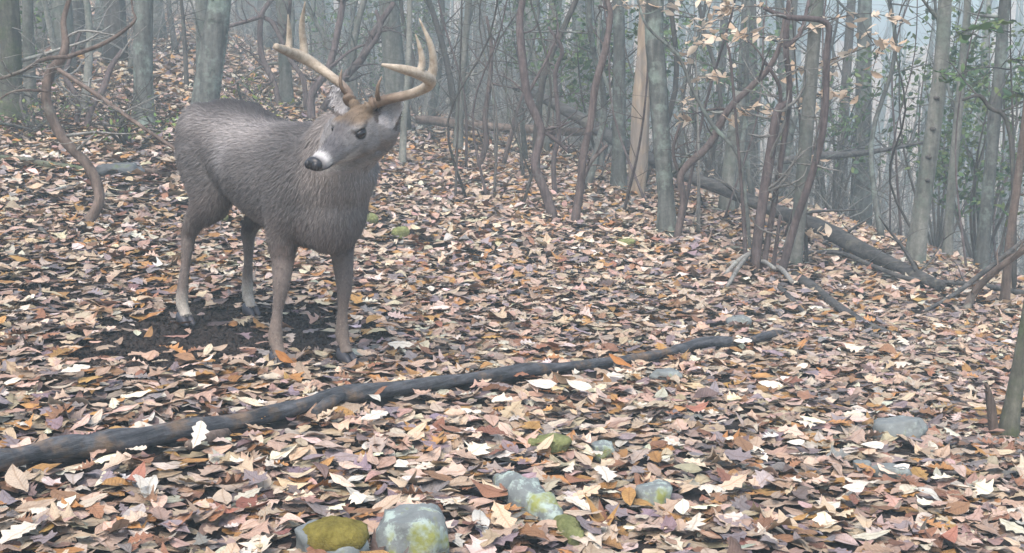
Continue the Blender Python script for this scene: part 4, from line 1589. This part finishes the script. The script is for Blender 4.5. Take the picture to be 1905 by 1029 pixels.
for s in (-1, 1):
    keep &= np.linalg.norm(pp - EYE_C[s], axis=1) > .027
keep &= zz > .06
pp, nn, cc, flow, ln, wd = pp[keep], nn[keep], cc[keep], flow[keep], ln[keep], wd[keep]
sd_ = np.cross(flow, nn)
A = pp - nn * .002 + sd_ * wd[:, None]
B = pp - nn * .002 - sd_ * wd[:, None]
T_ = pp + flow * ln[:, None] + nn * (ln * rf.uniform(.10, .34, len(ln)))[:, None]
FV = np.stack([A, B, T_], 1).reshape(-1, 3) - DORG
FT = np.arange(len(FV)).reshape(-1, 3)
fc = np.clip(cc * rf.uniform(.68, 1.42, (len(cc), 1)), .01, .8)
fur = link('fur', mesh_np('fur', FV, FT, M_FUR, np.repeat(fc, 3, 0), None, False), deer)
fur['kind'] = 'stuff'


def plain(name, col, rough=.5, spec=.5):
    t = NT(name)
    t.b.inputs['Roughness'].default_value = rough
    t.b.inputs['Specular IOR Level'].default_value = spec
    v = t.coords()
    f = t.noise(v, 60, 4)
    return t.base(t.mix(f, tuple(c * .75 for c in col), tuple(c * 1.25 for c in col)))


M_EYE = plain('deer_eye', (.012, .010, .012), .12, .6)
M_NOSE = plain('deer_nose', (.018, .017, .02), .35, .5)
M_HOOF = plain('deer_hoof', (.045, .045, .055), .5, .4)
for s in (-1, 1):
    mb = MB()
    mb.ellipsoid(EYE_C[s] + LHr * s * .001, (.0225, .0155, .0165), HR, 18, 12)
    mb.build('eye', M_EYE, deer, DORG)
mb = MB()
mb.ellipsoid(H2W(.290, 0, -.016), (.021, .034, .026), HR, 20, 12)
mb.ellipsoid(H2W(.298, .017, -.016), (.016, .015, .018), HR, 14, 9)
mb.ellipsoid(H2W(.298, -.017, -.016), (.016, .015, .018), HR, 14, 9)
mb.build('nose', M_NOSE, deer, DORG)
mb = MB()
for s in (-1, 1):
    mb.tube([H2W(.285, s * .022, -.038), H2W(.262, s * .034, -.0375), H2W(.235, s * .0352, -.034)], [.0025, .003, .0008], 6, 3)
mb.build('mouth', M_NOSE, deer, DORG)
for k, f in FEET.items():
    mb = MB()
    for s in (-1, 1):
        c = f + LD * s * .0145
        sec = [(-.030, .052, .013), (-.012, .052, .016), (.02, .045, .016), (.05, .022, .010), (.062, .010, .004)]
        R = np.zeros((len(sec), 10, 3))
        aa = np.linspace(0, 2 * math.pi, 10, endpoint=False)
        for i, (xx, hz, hw) in enumerate(sec):
            for j, t in enumerate(aa):
                R[i, j] = c + HD * xx + LD * hw * math.cos(t) + UP * (hz / 2 + hz / 2 * math.sin(t) - .004)
        mb.rings(R)
    mb.build('hoof', M_HOOF, deer, DORG)


def antler_material():
    t = NT('antler')
    v = t.coords()
    f = t.noise(v, 45, 5, 0.7)
    c = t.ramp(f, [(0.3, (.26, .21, .155)), (0.7, (.52, .455, .365))])
    at_ = t.n('ShaderNodeVertexColor', layer_name='tint')
    c = t.mix(1.0, c, at_.outputs['Color'], 'MULTIPLY')
    t.b.inputs['Roughness'].default_value = .5
    t.bump(f, .5, .004)
    return t.base(c)


M_ANT = antler_material()


def antler(sgn, beam, rad, tines):
    mb = MB()

    def A(q):
        return A2W(q[0], sgn * q[1], q[2])

    mb.tube([A(q) for q in beam], rad, 14, 5, .04)
    for tp, tr in tines:
        mb.tube([A(q) for q in tp], tr, 10, 5, .03)
    # burr at the base
    b0, b1 = A(beam[0]), A(beam[1])
    d = (b1 - b0) / np.linalg.norm(b1 - b0)
    mb.tube([b0 - d * .006, b0 + d * .004, b0 + d * .012], [.022, .0255, .021], 14, 3, .1)
    o = mb.build('antler', M_ANT, deer, DORG)
    me = o.data
    V = np.vstack(mb.v)
    base = A(beam[0])
    dist = np.linalg.norm(V - base, axis=1)
    k = sstep(.05, .22, dist)[:, None]
    col = np.array([[.36, .30, .27]]) * (1 - k) + np.array([[1, 1, 1]]) * k
    at = me.color_attributes.new('tint', 'FLOAT_COLOR', 'POINT')
    c4 = np.ones((len(V), 4), np.float32)
    c4[:, :3] = col
    at.data.foreach_set('color', c4.ravel())
    return o


PB = (.035, .040, .060)


def rel(q):
    return (q[0] + PB[0], q[1] + PB[1], q[2] + PB[2])


BEAM = [rel(q) for q in [(0, 0, 0), (-.035, .04, .022), (-.065, .115, .05), (-.055, .195, .088), (-.015, .238, .12), (.06, .245, .143), (.13, .225, .158), (.185, .185, .168)]]
RAD = [.020, .0175, .017, .0185, .0215, .0185, .0145, .005]
G2 = [rel(q) for q in [(-.02, .235, .115), (-.02, .245, .17), (.0, .24, .24), (.03, .205, .325)]]
G3 = [rel(q) for q in [(.055, .245, .14), (.05, .25, .18), (.06, .245, .225), (.08, .235, .275)]]
BROW = [rel(q) for q in [(-.015, .018, .012), (.01, .03, .04), (.015, .035, .075), (.005, .04, .105)]]
antler(1, BEAM, RAD, [(G2, [.0175, .0145, .011, .002]), (G3, [.0145, .012, .009, .002]), (BROW, [.010, .008, .006, .002])])
BEAM, G2, G3, BROW = [[(f + .012, l * 1.06 + .014, u) for f, l, u in q] for q in (BEAM, G2, G3, BROW)]
RAD[-1] = .011
antler(-1, BEAM, RAD, [(G2, [.0175, .0145, .011, .002]), (G3, [.0145, .012, .009, .002]), (BROW, [.010, .008, .006, .002])])

# ------------------------------------------------------------------ the air of the wood
hz = MB()
x0, x1, y0, y1, z0, z1 = -96, 96, -20, 124, float(GZ.min()) - 1.2, 24.0
hv = [(a, b, c) for c in (z0, z1) for b in (y0, y1) for a in (x0, x1)]
hz.add(hv, [(0, 2, 3, 1), (4, 5, 7, 6), (0, 1, 5, 4), (2, 6, 7, 3), (0, 4, 6, 2), (1, 3, 7, 5)])
hm = bpy.data.materials.new('haze')
hm.use_nodes = True
ht = hm.node_tree
ht.nodes.remove(ht.nodes['Principled BSDF'])
pv = ht.nodes.new('ShaderNodeVolumePrincipled')
pv.inputs['Color'].default_value = (.74, .92, .98, 1)
pv.inputs['Density'].default_value = .0105
pv.inputs['Anisotropy'].default_value = 0.0
ht.links.new(pv.outputs[0], ht.nodes['Material Output'].inputs['Volume'])
haze = hz.build('haze', hm, None, (0, 0, 0), False)
haze['kind'] = 'stuff'
